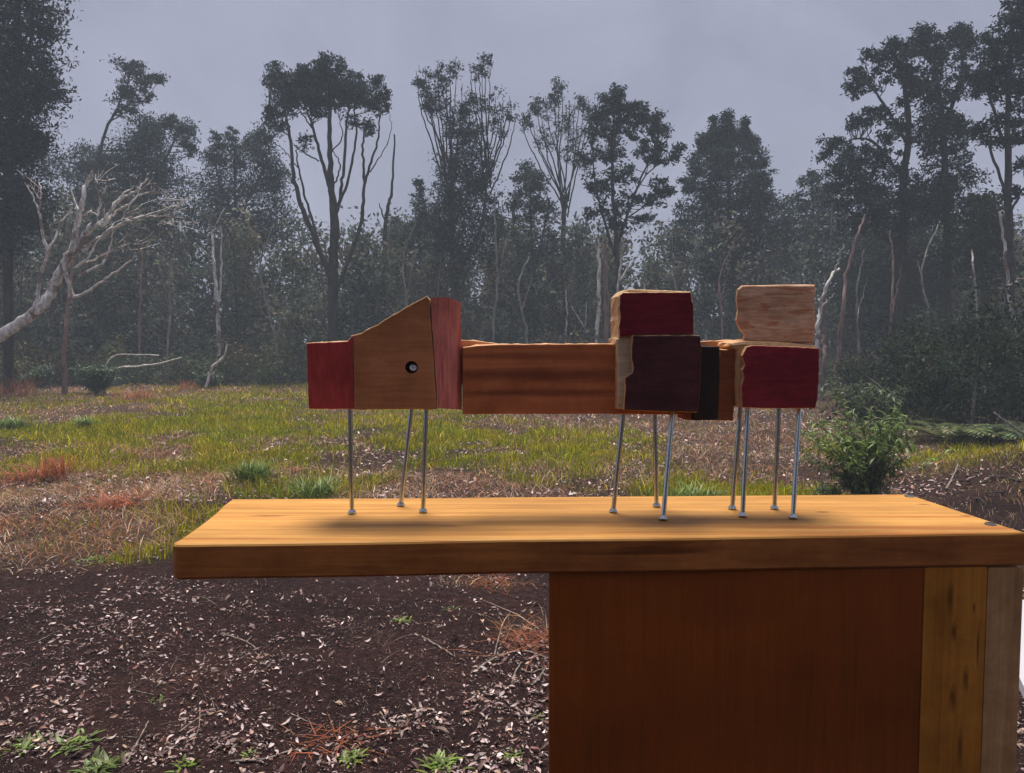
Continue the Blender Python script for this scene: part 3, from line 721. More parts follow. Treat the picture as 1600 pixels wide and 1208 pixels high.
LOW = [(-300, 520), (0, 520), (200, 535), (350, 530), (480, 520), (720, 520), (960, 530), (1150, 520), (1300, 560), (1450, 530), (1900, 520)]
mass('forest_edge_scrub', 'low dark scrub along the back edge of the clearing', 200, (24.5, 28), LOW, 0.12, [(.085, .095, .045), (.066, .082, .046), (.120, .100, .058)], per=(160, 320), wid=(0.7, 1.5))
mass('right_thicket', 'dark green thicket under the right-hand trees', 110, (12.5, 20), [(1290, 620), (1340, 560), (1420, 500), (1500, 470), (1620, 440), (1900, 430)], 0.085, [(.026, .038, .022), (.032, .042, .020), (.026, .036, .030)], per=(260, 520), wid=(0.5, 1.0), xr=(1330, 1850))

# ------------------------------------------------------------------ plants on the ground
def tuft(name, label, cat, px, py, nbl, hgt, spread, tint, width=0.012, arch=0.6, group=None, seg=4, mat='plant', depth_pos=None):
    c = at_z(px, py) if depth_pos is None else depth_pos
    c[2] = float(height(c[0], c[1]))
    an = RNG.uniform(0, 2 * np.pi, nbl)
    L = hgt * RNG.uniform(0.55, 1.15, nbl)
    ar = arch * RNG.uniform(0.4, 1.4, nbl)
    ox, oy = RNG.normal(size=nbl) * spread * 0.4, RNG.normal(size=nbl) * spread * 0.4
    t = np.linspace(0, 1, seg + 1)
    X = np.empty((nbl, seg + 1, 3))
    out = spread * RNG.uniform(0.4, 1.2, nbl)
    X[:, :, 0] = ox[:, None] + np.cos(an)[:, None] * out[:, None] * t**1.5
    X[:, :, 1] = oy[:, None] + np.sin(an)[:, None] * out[:, None] * t**1.5
    X[:, :, 2] = L[:, None] * (t - ar[:, None] * 0.5 * t**2.4) - 0.01
    sd = np.stack([-np.sin(an), np.cos(an), np.zeros(nbl)], -1) * (width * RNG.uniform(0.6, 1.3, nbl))[:, None]
    wv = (np.sin(np.pi * np.clip(t * 0.86 + 0.10, 0, 1)))[None, :, None] * 0.5
    V = np.stack([X - sd[:, None, :] * wv, X + sd[:, None, :] * wv], 2)       # nbl, seg+1, 2, 3
    V = V.reshape(-1, 3)
    b = (np.arange(nbl) * (seg + 1) * 2)[:, None] + (np.arange(seg) * 2)[None, :]
    Q = np.stack([b, b + 1, b + 3, b + 2], -1).reshape(-1, 4)
    C = np.repeat(colours(nbl, tint, 0.3), (seg + 1) * 2, axis=0)
    o = link(name, raw_mesh(name, V, Q, C), M[mat], None, c)
    return tag(o, label, cat, group)

def leafy_shrub(name, label, cat, px, py, hgt, rad, nst, nlf, tint, llen, bark='stick', lasp=0.2):
    c = at_z(px, py)
    c[2] = float(height(c[0], c[1]))
    root = thing(name, label, cat, c)
    tb = Tubes(4)
    PV, D = [], []
    for _ in range(nst):
        a = RNG.uniform(0, 2 * np.pi); o = rad * RNG.uniform(0.2, 1.0); h = hgt * RNG.uniform(0.5, 1.0)
        P = curve([(RNG.normal() * rad * .12, RNG.normal() * rad * .12, -0.03), (math.cos(a) * o * .4, math.sin(a) * o * .4, h * .55), (math.cos(a) * o, math.sin(a) * o, h * RNG.uniform(.8, 1.0))], 12)
        tb.add(P, [0.006, 0.002])
        m_ = nlf // nst
        tt = RNG.uniform(0.25, 1.0, m_) * (len(P) - 1)
        i0 = tt.astype(int).clip(0, len(P) - 2)
        PV.append(P[i0] + (P[i0 + 1] - P[i0]) * (tt - i0)[:, None])
    P = np.vstack(PV)
    nl = len(P)
    d = unit(nl); d[:, 2] = d[:, 2] * 0.6 + 0.15
    d /= np.linalg.norm(d, axis=1)[:, None]
    e = np.cross(d, unit(nl) * 0.4 + np.array([0, 0, 1])); e /= np.linalg.norm(e, axis=1)[:, None]
    L = llen * RNG.uniform(0.5, 1.3, nl)[:, None]
    dr = np.zeros((nl, 3)); dr[:, 2] = -0.25
    tip = P + (d + dr) * L
    midp = P + d * L * 0.5
    V = np.stack([P, midp + e * L * lasp * .5, tip, midp - e * L * lasp * .5], 1).reshape(-1, 3)
    col = np.repeat(colours(nl, tint, 0.35), 4, axis=0)
    link('stems', tb.mesh('stems'), M[bark], root)
    link('foliage', raw_mesh('foliage', V, np.arange(4 * nl).reshape(-1, 4), col), M['plant'], root)
    return root

leafy_shrub('shrub', 'bright green shrub with long narrow leaves just right of the bench sculpture', 'shrub', 1352, 800, 1.0, 0.66, 70, 3600, G(.075, .115, .022), 0.095)
leafy_shrub('shrub', 'low leafy green shrub peeping over the board right of the rear legs', 'shrub', 1290, 800, 0.34, 0.34, 26, 900, G(.055, .09, .02), 0.06)
leafy_shrub('shrub', 'broad shrub with pale speckled leaves behind the long-leaved shrub', 'shrub', 1345, 668, 0.95, 1.0, 46, 2200, G(.050, .075, .030), 0.13)
leafy_shrub('shrub', 'dark blue green bush in the shade behind the ferns at right', 'shrub', 1480, 660, 1.55, 1.0, 60, 3400, G(.016, .034, .024), 0.12)
leafy_shrub('bush', 'rounded green bush at the foot of the forest below the leaning dead tree', 'bush', 152, 618, 0.95, 0.80, 60, 3600, G(.034, .062, .026), 0.17)
leafy_shrub('bush', 'small dark green bush at the forest foot near the left picture edge', 'bush', 62, 606, 0.8, 0.50, 40, 2200, G(.034, .062, .026), 0.15)
leafy_shrub('bush', 'small green bush by the dark hollow left of the sculpture head', 'bush', 326, 608, 0.6, 0.48, 36, 1800, G(.034, .062, .028), 0.15)
leafy_shrub('brush_heap', 'dark heap of dead brush at the forest foot beside a broken silvery stub', 'brush heap', 290, 600, 1.15, 1.0, 90, 2600, G(.012, .012, .013), 0.16)
tuft('grass_clump', 'round green grass clump left of the sculpture front leg', 'grass clump', 394, 752, 360, 0.306, 0.216, G(.075, .115, .018), 0.014, 0.8)
tuft('grass_clump', 'fresh green grass clump at the left picture edge in the meadow', 'grass clump', 20, 672, 240, 0.270, 0.270, G(.075, .115, .018), 0.014, 0.8)
tuft('grass_clump', 'small upright green clump in the middle of the left meadow', 'grass clump', 135, 672, 195, 0.252, 0.189, G(.075, .115, .018), 0.014, 0.8)
tuft('grass_clump', 'tall wispy grass clump showing behind the board, left of the first leg', 'grass clump', 492, 776, 225, 0.270, 0.230, G(.075, .115, .018), 0.010, 0.8)
tuft('grass_clump', 'green grass clump behind the board between the second and third block legs', 'grass clump', 1095, 785, 240, 0.225, 0.270, G(.075, .115, .018), 0.010, 0.8)
for q in [('rosette of fresh green weed leaves on bare soil below the middle of the board', 628, 968, 34, .07, .085, .022), ('pale green weed tuft beside the rosette below the board', 702, 948, 26, .055, .07, .012),
          ('green weed patch in the bottom left corner', 40, 1165, 46, .07, .12, .020), ('long-leaved green weed right of the bottom left corner patch', 118, 1160, 34, .08, .13, .022),
          ('broad green weed cut by the bottom edge at left', 150, 1200, 60, .085, .13, .026), ('small green weed at the bottom edge beside the broad weed', 288, 1198, 30, .075, .08, .022),
          ('bright little weed sprout on the bare soil left of centre', 243, 1088, 20, .05, .06, .018), ('two-leaved green sprout near the bottom edge, left of centre', 392, 1185, 22, .045, .07, .018),
          ('green weed with red straw around it near the bottom middle', 548, 1188, 44, .08, .085, .020), ('green weed cut by the bottom edge near the cabinet panel', 690, 1200, 46, .09, .11, .022),
          ('light green weed low down next to the panel edge', 805, 1182, 24, .06, .07, .018), ('dark green sprout beside the panel edge', 838, 1120, 22, .06, .06, .016),
          ('flat green weed mat left of the board end', 150, 872, 70, .05, .22, .020), ('grey green weed mat behind the board left corner', 300, 772, 90, .09, .20, .016)]:
    tuft('weed', q[0], 'weed', q[1], q[2], int(q[3] * 1.2), q[4] * .50, q[5] * .52, G(.075, .105, .018) * RNG.uniform(.7, 1.3), q[6] * .55, 0.9)
for q in [('rust red dry fern clump at the left picture edge by the forest', 28, 622, 150, .75, .55), ('reddish dry stalks at the forest foot left of centre', 215, 628, 150, .48, .62), ('small red brown dry clump beside the dark hollow', 290, 612, 80, .45, .35),
          ('red dry stalks standing in the middle of the left meadow', 86, 745, 110, .36, .26), ('dry brown heap of straw behind the board left corner', 180, 790, 140, .16, .34), ('pinkish dead straw heap near the left picture edge', 40, 748, 150, .18, .42),
          ('red brown dry grass under the board middle', 775, 912, 60, .04, .16), ('tangle of dry pale stalks beside the panel edge', 835, 1010, 90, .07, .22), ('red brown dry straw near the bottom middle', 520, 1165, 60, .03, .17)]:
    tuft('dry_clump', q[0], 'dry plant', q[1], q[2], q[3], q[4], q[5], G(.21, .068, .032), 0.010 if q[2] < 900 else .004, 0.7, mat='grass')
# ferns at right: arching fronds with leaflets
def fern(label, px, py, nf, ln, tint):
    c = at_z(px, py); c[2] = float(height(c[0], c[1]))
    V, Q = [], []
    for _ in range(nf):
        a = RNG.uniform(0, 2 * np.pi); L = ln * RNG.uniform(0.7, 1.15); up = RNG.uniform(.5, .95)
        t = np.linspace(0.08, 1, 16)
        P = np.stack([np.cos(a) * L * t, np.sin(a) * L * t, L * up * (t - 0.75 * t**2)], -1)
        s = np.array([-np.sin(a), np.cos(a), 0.12])
        for k, p in enumerate(P[:-1]):
            wl_ = 0.24 * L * math.sin(math.pi * (0.12 + 0.86 * t[k])) * RNG.uniform(.8, 1.1)
            f_ = (P[k + 1] - p)
            for sg in (-1, 1):
                tip = p + s * sg * wl_ + f_ * 0.7 - np.array([0, 0, 0.12 * wl_])
                m_ = (p + tip) / 2
                b_ = len(V)
                V += [p, m_ - f_ * .42, tip, m_ + f_ * .42]; Q.append((b_, b_ + 1, b_ + 2, b_ + 3))
    V = np.array(V)
    col = np.repeat(colours(len(Q), tint, 0.25), 4, axis=0)
    o = link('fern', raw_mesh('fern', V, np.array(Q), col), M['plant'], None, c)
    return tag(o, label, 'fern')
fern('yellow green fern spreading in the shade at right', 1480, 690, 22, 0.85, G(.065, .075, .02))
fern('green fern arching near the thin pale trunk at right', 1545, 690, 20, 0.9, G(.04, .06, .02))
fern('dark fern at the right picture edge above the soil bank', 1592, 690, 18, 0.9, G(.028, .045, .018))
fern('small fern in front of the dark thicket at right', 1415, 668, 16, 0.7, G(.045, .06, .02))

# ------------------------------------------------------------------ grass, straw and leaf litter
def sample_ground(n, y0, y1, pw=2.0):
    """points on the visible ground wedge, denser near the camera"""
    u = RNG.random(n)
    y = (y0 ** (1 - pw) + u * (y1 ** (1 - pw) - y0 ** (1 - pw))) ** (1 / (1 - pw)) if pw != 1 else y0 * (y1 / y0) ** u
    x = RNG.uniform(-0.76, 0.76, n) * y
    return x, y
def blades(name, label, n, fn, tints, hgt, wmin, y0, y1, lean, pw=1.0, mat='grass'):
    x, y = sample_ground(n, y0, y1, pw)
    keep = RNG.random(n) < fn(x, y)
    x, y = x[keep], y[keep]
    n = len(x)
    z = height(x, y)
    h = hgt * RNG.uniform(0.4, 1.3, n) * (0.35 + 1.1 * vnoise(x + 70, y + 70, 0.7, 5) + 0.5 * vnoise(x + 70, y + 70, 0.22, 6))
    an = RNG.uniform(0, 2 * np.pi, n); le = np.abs(RNG.normal(size=n)) * lean * h
    wd = np.maximum(wmin, y * 0.0008) * RNG.uniform(0.6, 1.3, n)
    a2 = RNG.uniform(0, np.pi, n)
    s = np.stack([np.cos(a2), np.sin(a2), np.zeros(n)], -1) * wd[:, None] / 2
    B = np.stack([x, y, z - 0.004], -1)
    T = B + np.stack([np.cos(an) * le, np.sin(an) * le, h], -1)
    Mi = (B + T) / 2 + np.stack([-np.cos(an) * le * .18, -np.sin(an) * le * .18, h * .12], -1)
    V = np.stack([B - s, B + s, Mi + s * .8, T, Mi - s * .8], 1).reshape(-1, 3)
    b = np.arange(n)[:, None] * 5
    Q = np.concatenate([b + np.array([[0, 1, 2, 4]])])
    T3 = np.concatenate([b + np.array([[4, 2, 3, 3]])])
    tints = np.asarray(tints)
    pz = vnoise(x + 33, y + 33, 0.6, 14)
    ti = np.clip((pz * len(tints) + RNG.normal(size=n) * 0.6).astype(int), 0, len(tints) - 1)
    C = np.repeat(tints[ti] * np.exp(RNG.normal(size=(n, 1)) * .48), 5, axis=0)
    # upper part as a triangle: build both face kinds
    me = bpy.data.meshes.new(name)
    me.vertices.add(len(V)); me.vertices.foreach_set('co', V.astype(np.float32).ravel())
    loops = np.concatenate([Q, (b + np.array([[4, 2, 3]]))], axis=1).astype(np.int32)      # 7 loops per blade
    me.loops.add(7 * n); me.loops.foreach_set('vertex_index', loops.ravel())
    me.polygons.add(2 * n)
    st = (np.arange(n)[:, None] * 7 + np.array([[0, 4]])).astype(np.int32)
    me.polygons.foreach_set('loop_start', st.ravel())
    me.polygons.foreach_set('loop_total', np.tile(np.array([4, 3], np.int32), n))
    me.update(calc_edges=True)
    at_ = me.color_attributes.new('Col', 'FLOAT_COLOR', 'POINT')
    c4 = np.ones((len(V), 4), np.float32); c4[:, :3] = C
    at_.data.foreach_set('color', c4.ravel())
    return tag(link(name, me, M[mat]), label, kind='stuff')
blades('grass', 'short yellow green grass in patches across the clearing', 380000, lambda x, y: grassiness(x, y), [(.23, .27, .006), (.33, .32, .007), (.40, .32, .012), (.18, .24, .008), (.31, .29, .008)], 0.085, 0.005, 4.3, 27, 0.7)
blades('thin_grass', 'sparse pale grass between the bare patches', 130000, lambda x, y: 0.10 + 0.45 * (wob(x, y, 1.3) > 0.04), [(.22, .22, .03), (.44, .33, .20), (.40, .25, .16), (.17, .19, .02)], 0.06, 0.004, 5.2, 27, 1.0)
blades('straw', 'pinkish tan dead straw matted on the ground', 190000, lambda x, y: strawness(x, y), [(.46, .28, .19), (.38, .16, .085), (.56, .41, .30), (.27, .10, .05), (.42, .24, .12)], 0.05, 0.004, 3.0, 27, 2.6)
blades('ground_straw', 'fine dry stalks scattered over the soil', 26000, lambda x, y: 0.35 + 0 * x, [(.20, .15, .13), (.15, .10, .08), (.26, .21, .18)], 0.014, 0.0018, 2.0, 9, 4.5)

def litter_geometry(n, y0, y1, pw, fn, size, flat=0.45):
    x, y = sample_ground(n, y0, y1, pw)
    keep = RNG.random(n) < fn(x, y)
    x, y = x[keep], y[keep]; n = len(x)
    a = RNG.uniform(0, 2 * np.pi, n)
    d = np.stack([np.cos(a), np.sin(a), RNG.normal(size=n) * flat * .6], -1)
    e = np.stack([-np.sin(a), np.cos(a), RNG.normal(size=n) * flat], -1)
    e /= np.linalg.norm(e, axis=1)[:, None]
    nn = np.cross(d, e)
    L = size * np.clip(np.exp(RNG.normal(size=n) * .5), .25, 2.0)[:, None]
    W = L * RNG.uniform(.26, .5, n)[:, None]
    z = height(x, y) + 0.004 + np.abs(RNG.normal(size=n)) * 0.008
    c = np.stack([x, y, z], -1)
    cu = L * RNG.normal(size=n)[:, None] * .16
    fo = L * RNG.uniform(-.05, .16, n)[:, None]
    p0, p1 = c - d * L / 2 + nn * cu, c + d * L / 2 + nn * cu
    q0, q1 = c - d * L * .12, c + d * L * .18
    V = np.stack([p0, q0 + e * W / 2 + nn * fo, q1 + e * W * .42 + nn * fo, p1, q1 - e * W * .42 + nn * fo, q0 - e * W / 2 + nn * fo, q0, q1], 1)
    Q = np.array([[0, 6, 1, 1], [6, 7, 2, 1], [7, 3, 2, 2], [0, 5, 6, 6], [5, 4, 7, 6], [4, 3, 7, 7]])
    return V, n
LPAL = np.array([(.52, .40, .40), (.40, .28, .28), (.26, .15, .14), (.20, .085, .075), (.58, .47, .47), (.12, .07, .065), (.30, .22, .22), (.38, .25, .19), (.16, .10, .10)])
def litter(name, label, n, y0, y1, pw, fn, size, bright=1.0):
    V, n = litter_geometry(n, y0, y1, pw, fn, size)
    tri = np.array([[0, 6, 1], [6, 7, 2], [6, 2, 1], [7, 3, 2], [0, 5, 6], [5, 4, 7], [5, 7, 6], [4, 3, 7]])
    T = (np.arange(n)[:, None, None] * 8 + tri[None]).reshape(-1, 3)
    C = np.repeat(LPAL[RNG.integers(0, len(LPAL), n)] * np.exp(RNG.normal(size=(n, 1)) * .35) * bright * .85, 8, axis=0)
    return tag(link(name, raw_mesh(name, V.reshape(-1, 3), T, C), M['litter']), label, kind='stuff')
onmound = lambda x, y: np.exp(-((x - MOUND[0] - .9) / 1.3)**2 - ((y - MOUND[1] - .6) / 1.4)**2)
patchy = lambda x, y: (1 - .85 * onmound(x, y)) * np.clip(0.32 + 1.7 * wob(x, y, 0.38) + 1.5 * wob(x + 9, y + 4, 0.13), 0.05, 1) * (1 - 0.8 * np.clip(grassiness(x, y), 0, 1))
litter('leaf_litter', 'pale pinkish fallen leaves scattered thickly over the dark soil', 72000, 1.9, 7.5, 1.4, patchy, 0.0165)
litter('far_leaf_litter', 'pale leaf litter and chips on the bare patches farther back', 85000, 7.0, 26, 1.0, lambda x, y: np.clip(.5 + 1.6 * wob(x, y, 1.2), .05, 1) * (1 - .9 * np.clip(grassiness(x, y), 0, 1)) * .9 * (1 - .85 * onmound(x, y)), 0.034, 1.25)
# broken leaf, bark and soil crumbs that mat the ground between the leaves
x, y = sample_ground(110000, 1.9, 6.5, 1.4)
kp = RNG.random(len(x)) < np.clip(.5 + 1.6 * wob(x, y, .3), .12, 1) * (1 - .8 * np.clip(grassiness(x, y), 0, 1))
x, y = x[kp], y[kp]
P = np.stack([x, y, height(x, y) + .003], -1)
V, Q = leaf_quads(P, .0095, .42)
V = V.reshape(-1, 4, 3); V[:, :, 2] = P[:, None, 2] + (V[:, :, 2] - P[:, None, 2]) * .45
C = np.array([(.10, .062, .056), (.15, .085, .070), (.20, .13, .12), (.06, .035, .033), (.12, .05, .035)])[RNG.integers(0, 5, len(x))] * np.exp(RNG.normal(size=(len(x), 1)) * .3)
tag(link('leaf_crumbs', raw_mesh('leaf_crumbs', V.reshape(-1, 3), Q, np.repeat(C, 4, axis=0)), M['litter']), 'fine reddish brown crumbs of leaf and bark between the fallen leaves', kind='stuff')
# the largest leaves one can pick out singly
kinds = []
for k in range(10):
    V, _ = litter_geometry(1, 3, 3.01, 1.0, lambda x, y: np.ones_like(x), 0.036)
    V = V[0] - V[0].mean(0)
    tri = np.array([[0, 6, 1], [6, 7, 2], [6, 2, 1], [7, 3, 2], [0, 5, 6], [5, 4, 7], [5, 7, 6], [4, 3, 7]])
    me = raw_mesh('fallen_leaf', V, tri, np.tile(LPAL[k % len(LPAL)] * RNG.uniform(.9, 1.25), (8, 1)))
    me.materials.append(M['litter'])
    kinds.append(me)
lx, ly = sample_ground(280, 2.15, 4.6, 1.5)
for k in range(280):
    o = bpy.data.objects.new('fallen_leaf', kinds[k % 10])
    COL.objects.link(o)
    o.parent = ground
    o.location = (lx[k], ly[k], float(height(lx[k], ly[k])) + 0.012)
    o.rotation_euler = (RNG.normal() * .35, RNG.normal() * .35, RNG.uniform(0, 6.28))
    s = RNG.uniform(.5, 1.0); o.scale = (s, s, s)

# sticks
def stick(label, pts, r0, r1, group=None, forks=(), name='stick', mat='stick'):
    P = []
    for px, py, *h in pts:
        c = at_z(px, py); c[2] = float(height(c[0], c[1])) + r0 * 0.8 + (h[0] if h else 0)
        P.append(c)
    o0 = P[0].copy()
    tb = Tubes(6)
    tb.add(curve(P, 14, r0 * .25), [r0, r1], .08)
    for fk in forks:
        Q = []
        for px, py, *h in fk:
            c = at_z(px, py); c[2] = float(height(c[0], c[1])) + r0 * 0.8 + (h[0] if h else 0)
            Q.append(c)
        tb.add(curve(Q, 10, r1 * .3), [r1 * 1.2, r1 * .5], .08)
    o = link(name, tb.mesh(name, o0), M[mat], None, o0)
    return tag(o, label, 'stick', group)
stick('pale forked stick lying on bare soil below the board left half', [(345, 985), (375, 992), (392, 1000), (404, 1010)], .0045, .003, forks=[[(385, 996), (394, 990, .01)]])
stick('straight pale stick lying below the middle of the board', [(660, 996), (690, 1014), (708, 1026)], .006, .003)
stick('long thin stick slanting near the bottom edge at left', [(196, 1192), (212, 1160), (226, 1142, .02), (232, 1134, .03)], .005, .002)
stick('thin curved twig across the weeds at bottom left', [(100, 1178), (150, 1156), (175, 1148), (214, 1148)], .003, .002)
stick('thin grey twig leaning over a leaf left of the panel', [(772, 1028), (780, 1008, .03), (784, 998, .06)], .004, .002)
stick('long reddish root curving in from the left edge at the bottom', [(360, 1196), (410, 1194), (450, 1180), (480, 1178)], .005, .003)
stick('thick pale root bending along the ground by the panel edge', [(735, 1052), (770, 1034), (800, 1024), (830, 1024), (856, 1034)], .007, .005, forks=[[(800, 1070), (806, 1052), (815, 1040)], [(815, 1050), (830, 1055), (850, 1048)], [(830, 1075), (845, 1060), (853, 1045)]])
stick('dark forked twig among leaves left of centre', [(280, 1140), (300, 1124), (318, 1112), (332, 1108)], .004, .002, forks=[[(312, 1100), (311, 1130), (302, 1160)]])
stick('thin brown stalk lying near the bottom middle', [(594, 1110), (604, 1130), (612, 1150)], .003, .002)
stick('pale stick leaning on the soil bank right of the board', [(1478, 776), (1486, 768), (1496, 758, .04)], .012, .008)
stick('pale bent fallen branch at the forest foot under the dead tree', [(150, 610), (163, 610, .55), (176, 610, .95), (205, 610, 1.03), (250, 610, 1.0)], .034, .016, name='fallen_branch', mat='pale_bark')
stick('long pale fallen branch arching near the dark hollow', [(128, 612), (180, 611, .60), (215, 611, .68), (250, 611, .78), (285, 611, .94)], .034, .016, name='fallen_branch', mat='pale_bark')
stick('broken silvery branch stub poking up by the dark hollow', [(322, 610, .05), (334, 610, .66), (350, 610, .92), (357, 610, 1.35)], .05, .024, name='fallen_branch', mat='pale_bark')
stick('dark straight pole leaning in the thicket at the right edge', [(1552, 690, .42), (1580, 700, .30), (1625, 720, .18)], .02, .018, name='fallen_branch', mat='bark')
for lb, px, py, a, L in [('short bare twig on soil just under the board left corner', 300, 930, .3, 40), ('thin bare twig near the left edge halfway down the bare soil', 40, 1010, -.4, 38), ('bare twig pointing at the small sprout on the soil', 205, 1075, .2, 36),
                         ('small twig below the rosette of weed leaves', 615, 1000, -.3, 34), ('thin twig on soil midway between rosette and panel', 745, 1085, .5, 40), ('bare twig lying close to the panel foot at the bottom edge', 765, 1185, -.5, 42),
                         ('thin twig left of the bottom middle weeds', 455, 1120, .4, 40), ('bare twig below the long forked stick', 400, 1050, -.2, 44)]:
    stick(lb, [(px, py), (px + L * .5 * math.cos(a), py + L * .5 * math.sin(a) + RNG.normal() * 2), (px + L * math.cos(a), py + L * math.sin(a))], .0028, .0015)
c0 = at_z(1585, 800)
c0[2] = float(height(c0[0] + .3, c0[1] + .3))
rt = thing('root_tangle', 'dark tree roots poking out of the soil bank right of the board', 'roots', c0)
for k in range(7):
    a = RNG.uniform(2.3, 4.4); L = RNG.uniform(.18, .38)
    P = [(c0[0] + .4 + RNG.normal() * .3, c0[1] + .3 + RNG.normal() * .25)]
    for j in range(3):
        P.append((P[-1][0] + math.cos(a) * L / 3, P[-1][1] + math.sin(a) * L / 3)); a += RNG.normal() * .9
    tb = Tubes(5)
    tb.add(curve([(x, y, float(height(x, y)) + .008 + .03 * math.sin(j * 1.3)) for j, (x, y) in enumerate(P)], 9, .006), [.010, .004], .15)
    link('root', tb.mesh('root', c0), M['bark'], rt)

# ------------------------------------------------------------------ bench
ZT = 1.20
FL, FR, BL, BR = (at_z(*q, ZT) for q in ((265, 851), (1602, 832), (362, 780), (1420, 772)))
E1 = (FR - FL) / np.linalg.norm(FR - FL)
E2 = np.array([-E1[1], E1[0], 0.0])
UP = np.array([0, 0, 1.0])
TH = float(np.dot(FL - at_y(267, 907, FL[1]), UP))          # board thickness from the photograph

def metal(name, col, rough, bump=0.0):
    m, n, l, out = new_mat(name)
    p = n.new('ShaderNodeBsdfPrincipled')
    t = noise(n, l, mapping(n, l, (1, 1, 1)), 160, 4)
    r = ramp(n, [(0.3, tuple(c * .8 for c in col)), (0.7, col)])
    l.new(t.outputs['Fac'], r.inputs[0]); l.new(r.outputs[0], p.inputs['Base Color'])
    p.inputs['Metallic'].default_value = 1.0
    p.inputs['Roughness'].default_value = rough
    l.new(p.outputs[0], out.inputs['Surface'])
    return m
M['zinc'] = metal('zinc_plated_steel', (0.58, 0.65, 0.67), 0.23)
M['bright'] = metal('bright_screw_steel', (0.92, 0.92, 0.90), 0.5)
M['screw'] = metal('dull_screw_steel', (0.20, 0.195, 0.19), 0.4)

bench_o = np.array([(FL[0] + FR[0]) / 2, (FL[1] + BL[1]) / 2, 0.0])
bench = thing('display_bench', 'wooden display bench with a thick varnished board overhanging a brown panelled base', 'bench', bench_o)

def front_at(px, py, s):
    """point where the pixel ray meets the upright plane s behind the board's front edge"""
    d = ray(px, py)
    t = np.dot(FL + E2 * s - _c, E2) / np.dot(d, E2)
    return _c + d * t
PK = [(*(front_at(px, py, .004) - bench_o), rx, .03, rz, (0.17, 0.056, 0.008)) for px, py, rx, rz in
      [(1485, 935, .0048, .026), (1491, 988, .0040, .013), (1509, 1062, .0045, .018), (1489, 1092, .0055, .020), (1522, 950, .0025, .008), (1500, 1170, .004, .03), (1528, 1010, .0022, .03)]]
TK = [(*(at_z(px, py, ZT) - bench_o), rx, ry, .01, (0.20, 0.075, 0.02)) for px, py, rx, ry in
      [(1285, 800, .012, .006), (1443, 788, .011, .005), (1510, 806, .009, .005), (700, 822, .02, .004), (420, 806, .03, .006)]]
M['board'] = wood('varnished_board', (0.34, 0.148, 0.034), (0.67, 0.36, 0.105), 'x', 0.52, 130, 48, 0.25, 0.55, 0.0, ((0.40, 0.155, 0.036), 46.0), spec=.14, dirt=1.0, dirtscale=6.0, stretch=.028, knots=TK)
M['board_edge_shaded'] = wood('varnished_edge_shaded', (0.30, 0.100, 0.024), (0.60, 0.220, 0.056), 'x', 0.5, 170, 60, 0.35, 0.55, 0.0, ((0.20, 0.060, 0.015), 52.0), spec=.15, stretch=.02)  # same wood as the top, with the shade of the sides put into its colour
M['panel'] = wood('stained_plywood', (0.23, 0.052, 0.006), (0.40, 0.098, 0.010), 'z', 0.40, 230, 34, 0.25, 0.45, 0.0, None, spec=.22, dirt=.9, stretch=.045, dirtscale=4.5)
M['plank'] = wood('knotty_plank', (0.44, 0.165, 0.016), (0.66, 0.285, 0.04), 'z', 0.5, 150, 44, 0.3, 0.5, 0.0, ((0.30, 0.10, 0.012), 40.0), spec=.15, stretch=.02, knots=PK)
M['greypost'] = wood('weathered_post', (0.46, 0.25, 0.105), (0.76, 0.46, 0.22), 'z', 0.7, 190, 50, 0.5, spec=.12, stretch=.03, streak=((0.36, 0.19, 0.08), 34.0))
def prism(poly, zs, bev=0.0, jit=0.0):
    """solid from an outline (n,2) in the board plane between two heights, with eased edges"""
    P = np.asarray(poly, float); n = len(P)
    c = P.mean(0)
    ar = np.sum(P[:, 0] * np.roll(P[:, 1], -1) - np.roll(P[:, 0], -1) * P[:, 1])
    if ar < 0: P = P[::-1]
    T = np.roll(P, -1, 0) - np.roll(P, 1, 0); T /= np.linalg.norm(T, axis=1)[:, None]
    N = np.stack([-T[:, 1], T[:, 0]], -1)
    z0, z1 = zs
    rings = [(bev, z0), (0, z0 + bev), (0, z1 - bev), (bev * .35, z1 - bev * .35), (bev, z1)] if bev else [(0, z0), (0, z1)]
    V = np.vstack([np.column_stack([P + N * i, np.full(n, z) + RNG.normal(size=n) * jit]) for i, z in rings])
    Q = []
    for k in range(len(rings) - 1):
        for j in range(n):
            Q.append((k * n + j, k * n + (j + 1) % n, (k + 1) * n + (j + 1) % n, (k + 1) * n + j))
    Q.append(tuple(range(n))[::-1]); Q.append(tuple((len(rings) - 1) * n + j for j in range(n)))
    return V, Q

def line2(a, b, n, amp=0.0):
    t = np.linspace(0, 1, n, endpoint=False)[:, None]
    P = np.asarray(a)[None, :2] * (1 - t) + np.asarray(b)[None, :2] * t
    if amp:
        nrm = np.array([-(b[1] - a[1]), b[0] - a[0]]); nrm = nrm / np.linalg.norm(nrm)
        P[1:] += nrm * (np.convolve(RNG.normal(size=n + 6), np.ones(7) / 7, 'valid')[1:, None]) * amp
    return P
